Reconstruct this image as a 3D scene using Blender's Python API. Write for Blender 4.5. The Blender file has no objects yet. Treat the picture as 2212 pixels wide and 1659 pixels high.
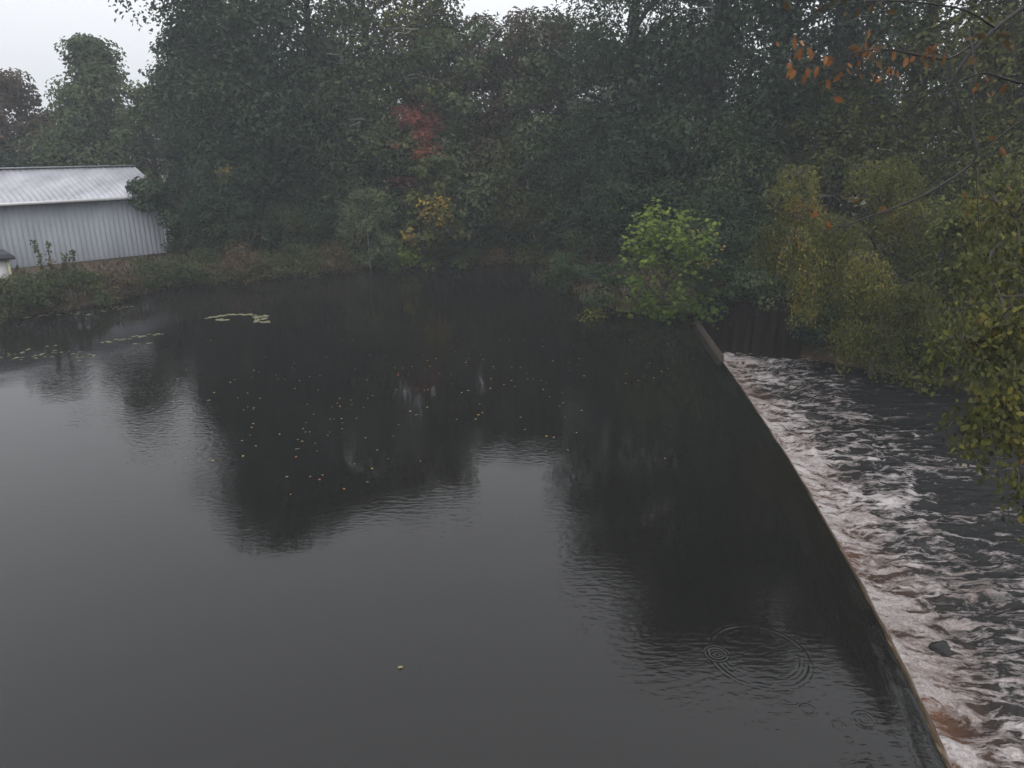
import bpy, math, random
import numpy as np
from mathutils import Vector

SC = bpy.context.scene
COL = SC.collection
R = math.radians

# ------------------------------------------------------------------ camera
CAM_H, PITCH, FOC = 6.5, R(18.3), 1600.0          # metres, tilt down, focal length for a frame 2212 wide
cam_d = bpy.data.cameras.new('camera'); cam = bpy.data.objects.new('camera', cam_d); COL.objects.link(cam)
cam.location = (0, 0, CAM_H); cam.rotation_euler = (R(90) - PITCH, 0, 0)
cam_d.sensor_width = 36.0; cam_d.lens = 36.0 * FOC / 2212.0
cam_d.clip_start = 0.1; cam_d.clip_end = 3000
SC.camera = cam

# ------------------------------------------------------------------ world, sun, exposure
SUN_EL, SUN_ROT = R(48), R(200)
w = bpy.data.worlds.new('World'); SC.world = w; w.use_nodes = True
nt = w.node_tree; nt.nodes.clear()
sky = nt.nodes.new('ShaderNodeTexSky'); sky.sky_type = 'NISHITA'; sky.sun_disc = False
sky.sun_elevation = SUN_EL; sky.sun_rotation = SUN_ROT; sky.air_density = 1.2; sky.dust_density = 4.0; sky.ozone_density = 1.0
hs = nt.nodes.new('ShaderNodeHueSaturation'); hs.inputs['Saturation'].default_value = 0.12
mx = nt.nodes.new('ShaderNodeMix'); mx.data_type = 'RGBA'
mx.inputs[0].default_value = 0.78
# an even overcast: cloud three times as bright overhead as at the horizon
tc = nt.nodes.new('ShaderNodeTexCoord'); sz = nt.nodes.new('ShaderNodeSeparateXYZ'); nt.links.new(tc.outputs['Generated'], sz.inputs[0])
mr = nt.nodes.new('ShaderNodeMapRange'); mr.inputs['From Min'].default_value = 0; mr.inputs['From Max'].default_value = 1
mr.inputs['To Min'].default_value = 8.8; mr.inputs['To Max'].default_value = 25.0; nt.links.new(sz.outputs['Z'], mr.inputs['Value'])
vm = nt.nodes.new('ShaderNodeVectorMath'); vm.operation = 'SCALE'; vm.inputs[0].default_value = (.985, 1.0, 1.04)
nt.links.new(mr.outputs[0], vm.inputs['Scale']); nt.links.new(vm.outputs[0], mx.inputs[7])
bg = nt.nodes.new('ShaderNodeBackground'); bg.inputs['Strength'].default_value = 0.11
out = nt.nodes.new('ShaderNodeOutputWorld')
nt.links.new(sky.outputs[0], hs.inputs['Color']); nt.links.new(hs.outputs[0], mx.inputs[6])
nt.links.new(mx.outputs[2], bg.inputs['Color']); nt.links.new(bg.outputs[0], out.inputs['Surface'])
sd = bpy.data.lights.new('sun', 'SUN'); sd.energy = 0.5; sd.angle = R(40); sd.color = (1, .97, .93)
so = bpy.data.objects.new('sun', sd); COL.objects.link(so)
sx, sy = math.sin(SUN_ROT) * math.cos(SUN_EL), math.cos(SUN_ROT) * math.cos(SUN_EL)
so.rotation_euler = Vector((sx, sy, math.sin(SUN_EL))).to_track_quat('Z', 'Y').to_euler()
so.location = (0, 0, 60)
SC.view_settings.view_transform = 'Standard'; SC.view_settings.look = 'None'
SC.view_settings.exposure = 0.0; SC.view_settings.gamma = 1.0; SC.view_settings.use_curve_mapping = False
SC.render.engine = 'CYCLES'
cy = SC.cycles
cy.use_denoising = True; cy.max_bounces = 5; cy.diffuse_bounces = 2; cy.glossy_bounces = 3
cy.transmission_bounces = 2; cy.volume_bounces = 0; cy.transparent_max_bounces = 4
cy.caustics_reflective = False; cy.caustics_refractive = False

# ------------------------------------------------------------------ helpers: geometry
SP, CP = math.sin(PITCH), math.cos(PITCH)
def P(u, v, z=0.0):
    """the place on the level z that lies at column u, row v of the survey picture"""
    rz = -FOC * SP + (829 - v) * CP; ry = FOC * CP + (829 - v) * SP
    t = (z - CAM_H) / rz
    return ((u - 1106) * t, ry * t)
def X(u, y, z=1.0):
    return (u - 1106) / FOC * (y * CP - (z - CAM_H) * SP)
def Z(v, y):
    rz = -FOC * SP + (829 - v) * CP; ry = FOC * CP + (829 - v) * SP
    return CAM_H + y * rz / ry

def mesh(name, verts, faces, mat=None, parent=None, smooth=False, attrs=None, link=True):
    """faces: an (n,k) array or a list of arrays / lists"""
    me = bpy.data.meshes.new(name)
    verts = np.asarray(verts, dtype=np.float32).reshape(-1, 3)
    if isinstance(faces, np.ndarray):
        blocks = [faces]
    else:
        blocks, ragged = [], {}
        for f in faces:
            if isinstance(f, np.ndarray) and f.ndim == 2: blocks.append(f)
            else: ragged.setdefault(len(f), []).append(f)
        for k in ragged: blocks.append(np.array(ragged[k]))
    blocks = [b for b in blocks if len(b)]
    me.vertices.add(len(verts)); me.vertices.foreach_set('co', verts.ravel())
    loops = np.concatenate([b.ravel() for b in blocks]).astype(np.int32)
    tot = np.concatenate([np.full(len(b), b.shape[1]) for b in blocks]).astype(np.int32)
    st = np.concatenate([[0], np.cumsum(tot)[:-1]]).astype(np.int32)
    me.loops.add(len(loops)); me.loops.foreach_set('vertex_index', loops)
    me.polygons.add(len(tot)); me.polygons.foreach_set('loop_start', st)
    try: me.polygons.foreach_set('loop_total', tot)
    except Exception: pass
    if smooth: me.polygons.foreach_set('use_smooth', np.ones(len(tot), dtype=bool))
    if attrs:
        for k, (dom, val) in attrs.items():
            a = me.attributes.new(k, 'FLOAT', dom); a.data.foreach_set('value', np.asarray(val, dtype=np.float32))
    me.update(calc_edges=True)
    if mat: me.materials.append(mat)
    if not link: return me
    o = bpy.data.objects.new(name, me); COL.objects.link(o)
    if parent: o.parent = parent
    return o

def obj(name, me, parent=None, loc=None, rot=None, scale=None):
    o = bpy.data.objects.new(name, me); COL.objects.link(o)
    if parent: o.parent = parent
    if loc is not None: o.location = loc
    if rot is not None: o.rotation_euler = rot
    if scale is not None: o.scale = scale
    return o
def thing(name, label, cat, loc=(0, 0, 0), group=None, rz=0):
    o = bpy.data.objects.new(name, None); COL.objects.link(o); o.location = loc; o.rotation_euler = (0, 0, rz)
    o.empty_display_size = .3
    return tag(o, label, cat, group)
def tag(o, label=None, cat=None, group=None, kind=None):
    if label: o['label'] = label
    if cat: o['category'] = cat
    if group: o['group'] = group
    if kind: o['kind'] = kind
    return o

def box_vf(c, s, off=0):
    x, y, z = c; a, b, d = s[0] / 2, s[1] / 2, s[2] / 2
    v = [(x + i * a, y + j * b, z + k * d) for i in (-1, 1) for j in (-1, 1) for k in (-1, 1)]
    f = [(0, 1, 3, 2), (4, 6, 7, 5), (0, 4, 5, 1), (2, 3, 7, 6), (0, 2, 6, 4), (1, 5, 7, 3)]
    return v, [tuple(i + off for i in q) for q in f]
def box(name, c, s, mat, parent=None):
    v, f = box_vf(c, s); return mesh(name, v, np.array(f), mat, parent)

class Tubes:
    """collects tapered tubes"""
    def __init__(s): s.v, s.f, s.n = [], [], 0
    def add(s, pts, rad, k=6):
        pts = np.asarray(pts, float); rad = np.asarray(rad, float)
        m = len(pts)
        tan = np.gradient(pts, axis=0); tan /= (np.linalg.norm(tan, axis=1, keepdims=True) + 1e-9)
        ref = np.where(np.abs(tan[:, 2:3]) > .9, np.array([[1., 0, 0]]), np.array([[0, 0, 1.]]))
        a = np.cross(tan, ref); a /= (np.linalg.norm(a, axis=1, keepdims=True) + 1e-9); b = np.cross(tan, a)
        ang = np.arange(k) * 2 * math.pi / k
        ring = pts[:, None, :] + rad[:, None, None] * (np.cos(ang)[None, :, None] * a[:, None, :] + np.sin(ang)[None, :, None] * b[:, None, :])
        s.v.append(ring.reshape(-1, 3))
        i = np.arange(m - 1)[:, None] * k; j = np.arange(k)[None, :]; j2 = (j + 1) % k
        s.f.append((np.stack([i + j, i + j2, i + k + j2, i + k + j], -1).reshape(-1, 4) + s.n))
        s.n += m * k
    def build(s, name, mat, parent=None, smooth=True):
        if not s.v: return None
        return mesh(name, np.concatenate(s.v), np.concatenate(s.f), mat, parent, smooth)

def curve(p0, p1, rng, sag=0.0, n=6, wob=.06):
    p0, p1 = np.asarray(p0, float), np.asarray(p1, float); t = np.linspace(0, 1, n)[:, None]
    L = np.linalg.norm(p1 - p0)
    c = p0 * (1 - t) + p1 * t
    c[:, 2] += (np.sin(t[:, 0] * math.pi) * sag * L)
    j = rng.normal(0, wob * L / n, c.shape); j[0] = 0; j[-1] = 0
    return c + j

def norm(a): return a / (np.linalg.norm(a, axis=1, keepdims=True) + 1e-9)
def leaf_cards(c, nrm, size, aspect, rng, tdir=None, fold=.18):
    """one folded diamond (two triangles with a midrib crease) per leaf"""
    n = len(c); nrm = norm(nrm)
    t = rng.normal(0, 1, (n, 3)) if tdir is None else tdir
    t = norm(t - (t * nrm).sum(1, keepdims=True) * nrm); b = np.cross(nrm, t)
    L = size[:, None]; W = L * aspect
    sh = rng.uniform(-.12, .12, (n, 1))
    v = np.stack([c - t * L * .5, c + b * W * .5 + t * L * sh + nrm * L * fold, c + t * L * .5 - nrm * L * .1, c - b * W * .5 + t * L * sh + nrm * L * fold], 1)
    i = np.arange(n)[:, None] * 4
    f = np.concatenate([np.stack([i[:, 0], i[:, 0] + 1, i[:, 0] + 2], 1), np.stack([i[:, 0], i[:, 0] + 2, i[:, 0] + 3], 1)], 0)
    return v.reshape(-1, 3), f

def oval_cards(c, nrm, size, aspect, rng, tdir):
    n = len(c); nrm = norm(nrm); t = norm(tdir - (tdir * nrm).sum(1, keepdims=True) * nrm); b = np.cross(nrm, t)
    pr = [(-.5, 0), (-.28, .36), (.05, .5), (.32, .3), (.5, 0), (.32, -.3), (.05, -.5), (-.28, -.36)]
    L = size[:, None]; cup = rng.uniform(.1, .5, (n, 1)); bend = rng.uniform(-.1, .35, (n, 1))
    v = [c] + [c + t * L * s + b * L * aspect * w_ + nrm * L * (abs(w_) * cup * aspect - bend * s * s) for s, w_ in pr]
    k = len(pr) + 1; i = np.arange(n) * k
    f = np.concatenate([np.stack([i, i + 1 + j, i + 1 + (j + 1) % len(pr)], 1) for j in range(len(pr))], 0)
    return np.stack(v, 1).reshape(-1, 3), f, len(pr)
def leaf_parts(th, mats_me, c, nrm, tip, size, tone, pick):
    from mathutils import Matrix
    nrm = norm(nrm); tp = norm(tip - (tip * nrm).sum(1, keepdims=True) * nrm); b = np.cross(tp, nrm)
    k = len(mats_me)
    for i in pick:
        o = bpy.data.objects.new('leaf', mats_me[min(k - 1, int(tone[i] * k))]); COL.objects.link(o); o.parent = th
        s_ = size[i]
        o.matrix_basis = Matrix(((b[i][0] * s_, tp[i][0] * s_, nrm[i][0] * s_, c[i][0]), (b[i][1] * s_, tp[i][1] * s_, nrm[i][1] * s_, c[i][1]), (b[i][2] * s_, tp[i][2] * s_, nrm[i][2] * s_, c[i][2]), (0, 0, 0, 1)))
def unit_leaves(m, build):
    out_ = []
    for i in range(5):
        v, f, k = build(np.random.default_rng(40 + i))
        out_.append(mesh('leaf', v, f, m, link=False, attrs={'tone': ('FACE', np.full(len(f), (i + .5) / 5))}))
    return out_
def nearest(cw, n_=300):
    return np.argsort(np.linalg.norm(cw - np.array([0, 0, CAM_H]), axis=1) - .35 * np.random.default_rng(5).random(len(cw)))[:n_]
# value noise in numpy
_PT = np.random.default_rng(7).random((256, 256))
def vnoise(x, y):
    xi, yi = np.floor(x).astype(int), np.floor(y).astype(int); fx, fy = x - xi, y - yi
    fx, fy = fx * fx * (3 - 2 * fx), fy * fy * (3 - 2 * fy)
    g = lambda a, b: _PT[a % 256, b % 256]
    return (g(xi, yi) * (1 - fx) + g(xi + 1, yi) * fx) * (1 - fy) + (g(xi, yi + 1) * (1 - fx) + g(xi + 1, yi + 1) * fx) * fy
def fbm(x, y, o=4):
    s, a, t = 0, .5, 0
    for k in range(o):
        s = s + a * vnoise(x * 2 ** k + 17.3 * k, y * 2 ** k + 5.1 * k); t += a; a *= .5
    return s / t
def sstep(a, b, x):
    t = np.clip((x - a) / (b - a), 0, 1); return t * t * (3 - 2 * t)
def poly_sd(px, py, poly):
    """signed distance to a polygon, positive outside"""
    d = np.full(px.shape, 1e9); ins = np.zeros(px.shape, bool)
    n = len(poly)
    for i in range(n):
        x0, y0 = poly[i]; x1, y1 = poly[(i + 1) % n]
        ex, ey = x1 - x0, y1 - y0
        t = np.clip(((px - x0) * ex + (py - y0) * ey) / (ex * ex + ey * ey + 1e-12), 0, 1)
        d = np.minimum(d, np.hypot(px - x0 - t * ex, py - y0 - t * ey))
        c = (y0 > py) != (y1 > py)
        ins ^= c & (px < (x1 - x0) * (py - y0) / (y1 - y0 + 1e-12) + x0)
    return np.where(ins, -d, d)

# ------------------------------------------------------------------ helpers: materials
def mat(name):
    m = bpy.data.materials.new(name); m.use_nodes = True
    return m, m.node_tree, m.node_tree.nodes['Principled BSDF']
def N(t, kind, **kw):
    n = t.nodes.new(kind)
    for k, v in kw.items():
        if k in n.inputs: n.inputs[k].default_value = v
        else: setattr(n, k, v)
    return n
def ramp(t, stops, src=None):
    r = t.nodes.new('ShaderNodeValToRGB')
    e = r.color_ramp.elements
    while len(e) < len(stops): e.new(.5)
    for k, (p, c) in enumerate(stops):
        e[k].position = p; e[k].color = (*c, 1) if len(c) == 3 else c
    if src is not None: t.links.new(src, r.inputs[0])
    return r
def math_n(t, op, a, b=None, c=None):
    n = t.nodes.new('ShaderNodeMath'); n.operation = op
    for i, x in enumerate((a, b, c)):
        if x is None: continue
        if hasattr(x, 'is_output'): t.links.new(x, n.inputs[i])
        else: n.inputs[i].default_value = x
    return n.outputs[0]

def leaf_mat(name, stops, trans=.3, rough=.6, spec=.18):
    """foliage: colour by each leaf's own tone, some light let through"""
    m, t, p = mat(name)
    a = N(t, 'ShaderNodeAttribute', attribute_name='tone')
    r = ramp(t, stops, a.outputs['Fac'])
    t.links.new(r.outputs[0], p.inputs['Base Color']); p.inputs['Roughness'].default_value = rough
    p.inputs['Specular IOR Level'].default_value = spec
    tr = N(t, 'ShaderNodeBsdfTranslucent'); t.links.new(r.outputs[0], tr.inputs[0])
    mixs = N(t, 'ShaderNodeMixShader'); mixs.inputs[0].default_value = trans
    t.links.new(p.outputs[0], mixs.inputs[1]); t.links.new(tr.outputs[0], mixs.inputs[2])
    t.links.new(mixs.outputs[0], t.nodes['Material Output'].inputs['Surface'])
    return m
def noisy_mat(name, c0, c1, scale=4., rough=.8, bump=.2, spec=.3, detail=6., stretch=None, metal=0., world=False):
    m, t, p = mat(name)
    co = N(t, 'ShaderNodeTexCoord'); mp = N(t, 'ShaderNodeMapping')
    if stretch: mp.inputs['Scale'].default_value = stretch
    if world: mp.inputs['Rotation'].default_value = (0, 0, -.795)
    t.links.new(N(t, 'ShaderNodeNewGeometry').outputs['Position'] if world else co.outputs['Object'], mp.inputs[0])
    n = N(t, 'ShaderNodeTexNoise', Scale=scale, Detail=detail, Roughness=.6); t.links.new(mp.outputs[0], n.inputs['Vector'])
    r = ramp(t, [(.32, c0), (.68, c1)], n.outputs[0])
    t.links.new(r.outputs[0], p.inputs['Base Color']); p.inputs['Roughness'].default_value = rough
    p.inputs['Specular IOR Level'].default_value = spec; p.inputs['Metallic'].default_value = metal
    if bump:
        b = N(t, 'ShaderNodeBump', Strength=bump, Distance=.05); t.links.new(n.outputs[0], b.inputs['Height']); t.links.new(b.outputs[0], p.inputs['Normal'])
    return m

M = {}
M['dark']   = leaf_mat('leaf dark green',   [(0, (.014, .030, .014)), (.6, (.030, .055, .026)), (1, (.062, .090, .046))])
M['grey']   = leaf_mat('leaf grey green',   [(0, (.028, .045, .018)), (.55, (.072, .098, .042)), (1, (.145, .168, .080))])
M['olive']  = leaf_mat('leaf olive',        [(0, (.028, .036, .008)), (.6, (.068, .080, .018)), (1, (.140, .140, .038))])
M['brown']  = leaf_mat('leaf autumn brown', [(0, (.045, .032, .022)), (.6, (.080, .058, .042)), (1, (.120, .095, .060))])
M['red']    = leaf_mat('leaf autumn red',   [(0, (.065, .048, .036)), (.4, (.130, .052, .040)), (.8, (.270, .075, .050)), (1, (.280, .130, .050))])
M['yellow'] = leaf_mat('leaf autumn yellow',[(0, (.045, .065, .022)), (.45, (.080, .090, .025)), (.8, (.240, .170, .030)), (1, (.420, .280, .050))])
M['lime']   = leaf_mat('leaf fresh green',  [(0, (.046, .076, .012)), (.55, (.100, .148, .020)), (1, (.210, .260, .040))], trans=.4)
M['birch']  = leaf_mat('leaf small olive',  [(0, (.032, .038, .007)), (.6, (.098, .106, .018)), (.94, (.200, .185, .045)), (1, (.230, .130, .035))])
M['near']   = leaf_mat('leaf near olive',   [(0, (.022, .028, .006)), (.6, (.064, .068, .011)), (.97, (.150, .135, .024)), (1, (.150, .085, .026))])
M['shrub']  = leaf_mat('leaf bank shrub',   [(0, (.024, .036, .012)), (.6, (.054, .070, .024)), (.94, (.095, .100, .040)), (1, (.22, .15, .07))])
M['weed']   = leaf_mat('leaf dry weed',     [(0, (.045, .040, .020)), (.5, (.075, .062, .030)), (1, (.140, .085, .045))])
M['orange'] = leaf_mat('leaf hanging',      [(0, (.045, .046, .020)), (.4, (.085, .052, .024)), (.75, (.185, .078, .030)), (1, (.280, .130, .052))], trans=.35)
M['litter'] = leaf_mat('leaf floating',     [(0, (.15, .13, .09)), (.4, (.21, .16, .09)), (.75, (.33, .21, .06)), (1, (.27, .10, .045))], trans=.1)
M['pad']    = leaf_mat('lily pad leaf',     [(0, (.06, .065, .025)), (.5, (.12, .12, .05)), (1, (.27, .26, .15))], trans=.1, rough=.3, spec=.6)
M['bark']   = noisy_mat('bark', (.022, .019, .016), (.070, .062, .054), 9, .9, .5, stretch=(1, 1, .25))
M['twig'] = noisy_mat('wet twig bark', (.010, .009, .009), (.030, .026, .025), 30, .7, .2)
M['pale_bark'] = noisy_mat('pale bark', (.16, .15, .14), (.32, .31, .29), 9, .8, .4, stretch=(1, 1, .25))
M['concrete'] = noisy_mat('wet concrete', (.06, .05, .035), (.16, .13, .09), 5, .5, .3)
M['sill'] = noisy_mat('weathered sill', (.016, .012, .008), (.055, .040, .026), 6, .7, .4)
M['rock']   = noisy_mat('wet rock', (.010, .010, .010), (.034, .031, .030), 7, .55, .9, spec=.3)
M['rust']   = noisy_mat('rusted steel', (.006, .005, .004), (.020, .013, .011), 3, .9, .4, spec=.08, stretch=(1, 1, .3))

# soil with leaf litter and grass
m, t, p = mat('bank soil'); co = N(t, 'ShaderNodeTexCoord')
n1 = N(t, 'ShaderNodeTexNoise', Scale=.35, Detail=5.); n2 = N(t, 'ShaderNodeTexNoise', Scale=9., Detail=6.)
for n in (n1, n2): t.links.new(co.outputs['Object'], n.inputs['Vector'])
ra = ramp(t, [(.3, (.035, .040, .018)), (.5, (.075, .052, .030)), (.7, (.110, .062, .035))], n1.outputs[0])
rb = ramp(t, [(.3, (.5, .5, .5)), (.7, (1.3, 1.25, 1.2))], n2.outputs[0])
mm = N(t, 'ShaderNodeMix', data_type='RGBA', blend_type='MULTIPLY'); mm.inputs[0].default_value = 1
t.links.new(ra.outputs[0], mm.inputs[6]); t.links.new(rb.outputs[0], mm.inputs[7]); t.links.new(mm.outputs[2], p.inputs['Base Color'])
p.inputs['Roughness'].default_value = .9
b = N(t, 'ShaderNodeBump', Strength=.6, Distance=.08); t.links.new(n2.outputs[0], b.inputs['Height']); t.links.new(b.outputs[0], p.inputs['Normal'])
M['soil'] = m

# still pond: tea-dark body, mirror surface, light ripples, rain rings
RINGS = [(1548, 1412, 12, 1.0), (1548, 1412, 20, .7), (1640, 1415, 92, .7), (1640, 1412, 76, .25), (1868, 1552, 20, .6), (1868, 1552, 11, .4), (1812, 1567, 12, .6), (1834, 1597, 6, 1.0),
         (1744, 1531, 13, .35), (1683, 1353, 10, .8), (1700, 1502, 26, .3), (1250, 1360, 14, .3)]
m, t, p = mat('pond water')
p.inputs['Base Color'].default_value = (.0076, .0071, .0064, 1); p.inputs['Roughness'].default_value = .035; p.inputs['IOR'].default_value = 1.333
co = N(t, 'ShaderNodeTexCoord'); vec = co.outputs['Object']
def wave(scale, stretch, det=2.):
    mp = N(t, 'ShaderNodeMapping'); mp.inputs['Scale'].default_value = stretch; t.links.new(vec, mp.inputs[0])
    n = N(t, 'ShaderNodeTexNoise', Scale=scale, Detail=det, Roughness=.5); t.links.new(mp.outputs[0], n.inputs['Vector']); return n.outputs[0]
swell = wave(.8, (1, 1, 1)); rip = wave(7., (.8, 1.6, 1)); patch = wave(.16, (1, 1, 1), 3.)
pm = ramp(t, [(.42, (.12,) * 3), (.62, (1,) * 3)], patch)
h = math_n(t, 'MULTIPLY', math_n(t, 'MULTIPLY', rip, pm.outputs[0]), .0055)
h = math_n(t, 'ADD', h, math_n(t, 'MULTIPLY', swell, .004))
vo = N(t, 'ShaderNodeTexVoronoi', Scale=2.4); t.links.new(vec, vo.inputs['Vector'])       # small rain strikes
drop = math_n(t, 'MULTIPLY', math_n(t, 'SINE', math_n(t, 'MULTIPLY', vo.outputs['Distance'], 95.)), math_n(t, 'POWER', math_n(t, 'MAXIMUM', math_n(t, 'SUBTRACT', 1., math_n(t, 'MULTIPLY', vo.outputs['Distance'], 6.5)), 0.), 2.))
h = math_n(t, 'ADD', h, math_n(t, 'MULTIPLY', drop, .0008))
brk = ramp(t, [(.36, (.15,) * 3), (.6, (1,) * 3)], wave(1.5, (1, 1, 1)))
for (u, v, rp, amp) in RINGS:
    x, y = P(u, v); slant = math.sqrt(x * x + y * y + CAM_H ** 2); rad = rp * slant / FOC
    d = N(t, 'ShaderNodeVectorMath', operation='DISTANCE'); t.links.new(vec, d.inputs[0]); d.inputs[1].default_value = (x, y, 0)
    wd = .03 + rad * .035
    a = math_n(t, 'DIVIDE', math_n(t, 'SUBTRACT', d.outputs['Value'], rad), wd)
    g = math_n(t, 'EXPONENT', math_n(t, 'MULTIPLY', math_n(t, 'MULTIPLY', a, a), -1.))
    s = math_n(t, 'MULTIPLY', math_n(t, 'COSINE', math_n(t, 'MULTIPLY', a, 4.6)), g)
    h = math_n(t, 'ADD', h, math_n(t, 'MULTIPLY', math_n(t, 'MULTIPLY', s, brk.outputs[0]),   .0023 * amp))
b = N(t, 'ShaderNodeBump', Strength=1., Distance=1.); t.links.new(h, b.inputs['Height']); t.links.new(b.outputs[0], p.inputs['Normal'])
M['pond'] = m

# white water
m, t, p = mat('river water')
co = N(t, 'ShaderNodeTexCoord'); vec = co.outputs['Object']
at = N(t, 'ShaderNodeAttribute', attribute_name='foam'); at2 = N(t, 'ShaderNodeAttribute', attribute_name='amber')
mp = N(t, 'ShaderNodeMapping'); mp.inputs['Scale'].default_value = (.62, 1.9, 1); mp.inputs['Rotation'].default_value = (0, 0, .12); t.links.new(vec, mp.inputs[0])
wn = N(t, 'ShaderNodeTexNoise', Scale=1.6, Detail=4.); t.links.new(mp.outputs[0], wn.inputs['Vector'])
wa = N(t, 'ShaderNodeVectorMath', operation='MULTIPLY_ADD'); t.links.new(wn.outputs['Color'], wa.inputs[0]); wa.inputs[1].default_value = (.9, .9, .9); t.links.new(mp.outputs[0], wa.inputs[2])
n1 = N(t, 'ShaderNodeTexNoise', Scale=2.6, Detail=7., Roughness=.62); t.links.new(wa.outputs[0], n1.inputs['Vector'])
n2 = N(t, 'ShaderNodeTexNoise', Scale=1.7, Detail=4., Roughness=.55); t.links.new(wa.outputs[0], n2.inputs['Vector'])
n3 = N(t, 'ShaderNodeTexNoise', Scale=4.6, Detail=4., Roughness=.6); t.links.new(wa.outputs[0], n3.inputs['Vector'])
def lines(n, k): return math_n(t, 'MAXIMUM', math_n(t, 'SUBTRACT', 1., math_n(t, 'ABSOLUTE', math_n(t, 'MULTIPLY', math_n(t, 'SUBTRACT', n.outputs[0], .5), k))), 0.)
cov = math_n(t, 'ADD', math_n(t, 'MULTIPLY', math_n(t, 'SUBTRACT', n1.outputs[0], .5), 1.5), at.outputs['Fac'])
cov = math_n(t, 'ADD', cov, math_n(t, 'MULTIPLY', lines(n2, 11.), .30))
cov = math_n(t, 'ADD', cov, math_n(t, 'MULTIPLY', lines(n3, 8.), .24))
fm = ramp(t, [(.30, (0, 0, 0)), (.46, (.45,) * 3), (.66, (1.,) * 3)], cov)
fine = N(t, 'ShaderNodeTexNoise', Scale=22., Detail=5., Roughness=.7); t.links.new(vec, fine.inputs['Vector'])
tint = N(t, 'ShaderNodeTexNoise', Scale=1.1, Detail=3.); t.links.new(vec, tint.inputs['Vector'])
fsum = math_n(t, 'ADD', math_n(t, 'MULTIPLY', fine.outputs[0], .5), math_n(t, 'MULTIPLY', tint.outputs[0], .5))
fc = ramp(t, [(.36, (.17, .13, .108)), (.45, (.30, .255, .24)), (.60, (.50, .46, .455))], fsum)
wc = N(t, 'ShaderNodeMix', data_type='RGBA'); t.links.new(at2.outputs['Fac'], wc.inputs[0])
wc.inputs[6].default_value = (.010, .010, .010, 1); wc.inputs[7].default_value = (.170, .076, .036, 1)
mc = N(t, 'ShaderNodeMix', data_type='RGBA'); t.links.new(fm.outputs[0], mc.inputs[0]); t.links.new(wc.outputs[2], mc.inputs[6]); t.links.new(fc.outputs[0], mc.inputs[7])
t.links.new(mc.outputs[2], p.inputs['Base Color'])
rr = ramp(t, [(0, (.08,) * 3), (.6, (.7,) * 3)], fm.outputs[0]); t.links.new(rr.outputs[0], p.inputs['Roughness']); p.inputs['IOR'].default_value = 1.333
bh = math_n(t, 'ADD', math_n(t, 'MULTIPLY', n1.outputs[0], .16), math_n(t, 'MULTIPLY', fine.outputs[0], .012))
b = N(t, 'ShaderNodeBump', Strength=1., Distance=1.); t.links.new(bh, b.inputs['Height']); t.links.new(b.outputs[0], p.inputs['Normal'])
M['river'] = m
m, t, p = mat('falling sheet of water')
co = N(t, 'ShaderNodeTexCoord'); mp = N(t, 'ShaderNodeMapping'); mp.inputs['Scale'].default_value = (1, 1.6, .5); t.links.new(co.outputs['Object'], mp.inputs[0])
n1 = N(t, 'ShaderNodeTexNoise', Scale=3., Detail=5.); t.links.new(mp.outputs[0], n1.inputs['Vector'])
r = ramp(t, [(.3, (.018, .012, .005)), (.55, (.07, .042, .015)), (.75, (.20, .14, .08))], n1.outputs[0]); t.links.new(r.outputs[0], p.inputs['Base Color'])
p.inputs['Roughness'].default_value = .15; p.inputs['IOR'].default_value = 1.333
M['fall'] = m

# painted metal siding and weathered roof
M['siding'] = noisy_mat('grey painted siding', (.195, .21, .235), (.265, .28, .305), 1.1, .45, .0, stretch=(1, 1, .3), world=True)
M['roofing'] = noisy_mat('weathered galvanised roofing', (.24, .24, .265), (.44, .44, .475), .9, .42, .0, stretch=(1.5, .5, .5), metal=.2, world=True, detail=8)
M['white'] = noisy_mat('white paint', (.70, .69, .70), (.82, .81, .82), 3, .5, 0)
M['slate'] = noisy_mat('dark roof', (.02, .022, .028), (.045, .048, .058), 6, .6, .2)
M['cream'] = noisy_mat('cream trim', (.50, .50, .30), (.60, .58, .36), 3, .5, 0)

# ------------------------------------------------------------------ the setting: terrain and water
CREST_PX = [(1500, 690), (1550, 760), (1620, 860), (1700, 985), (1780, 1115), (1870, 1270), (1960, 1450), (2052, 1659)]
CR = [P(u, v, -.08) for u, v in CREST_PX][::-1]                    # near to far
CR = [(CR[0][0] - .9, -12.0)] + CR
cr_y = np.array([c[1] for c in CR]); cr_x = np.array([c[0] for c in CR])
_k = np.polyfit(cr_y[1:], cr_x[1:], 3)
def crest_x(y):
    y = np.asarray(y, float); yc = np.clip(y, cr_y[1], cr_y[-1] + .4)
    return np.polyval(_k, yc) + (y - yc) * np.where(y < cr_y[1], .10, .10)
WY1 = cr_y[-1]                                                      # far end of the weir
RIV_Z = -1.3
shore = [(-45, 16), (-28, 21)] + [P(u, v) for u, v in ((0, 690), (180, 665), (370, 622), (500, 602), (680, 587), (870, 571), (1000, 564), (1200, 558), (1225, 590), (1240, 640), (1300, 668), (1400, 684), (1490, 690))]
ys = np.linspace(WY1, -12, 14)
pond_poly = shore + [(float(crest_x(y)) + .1, float(y)) for y in ys] + [(-45, -12)]
pile_a = (float(crest_x(WY1)) + .02, WY1 + .12); pile_b = P(1704, 770, RIV_Z)
river_poly = [(float(crest_x(y)) + .1, float(y)) for y in ys[::-1]] + [pile_a, pile_b, P(1820, 790, RIV_Z), P(1980, 815, RIV_Z), P(2130, 848, RIV_Z), P(2300, 885, RIV_Z), (24, 18.5), (45, 17), (45, 9), (20, 8.5), (12.5, 7.5), (9.8, 4), (9, -3), (9, -12)]

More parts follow.
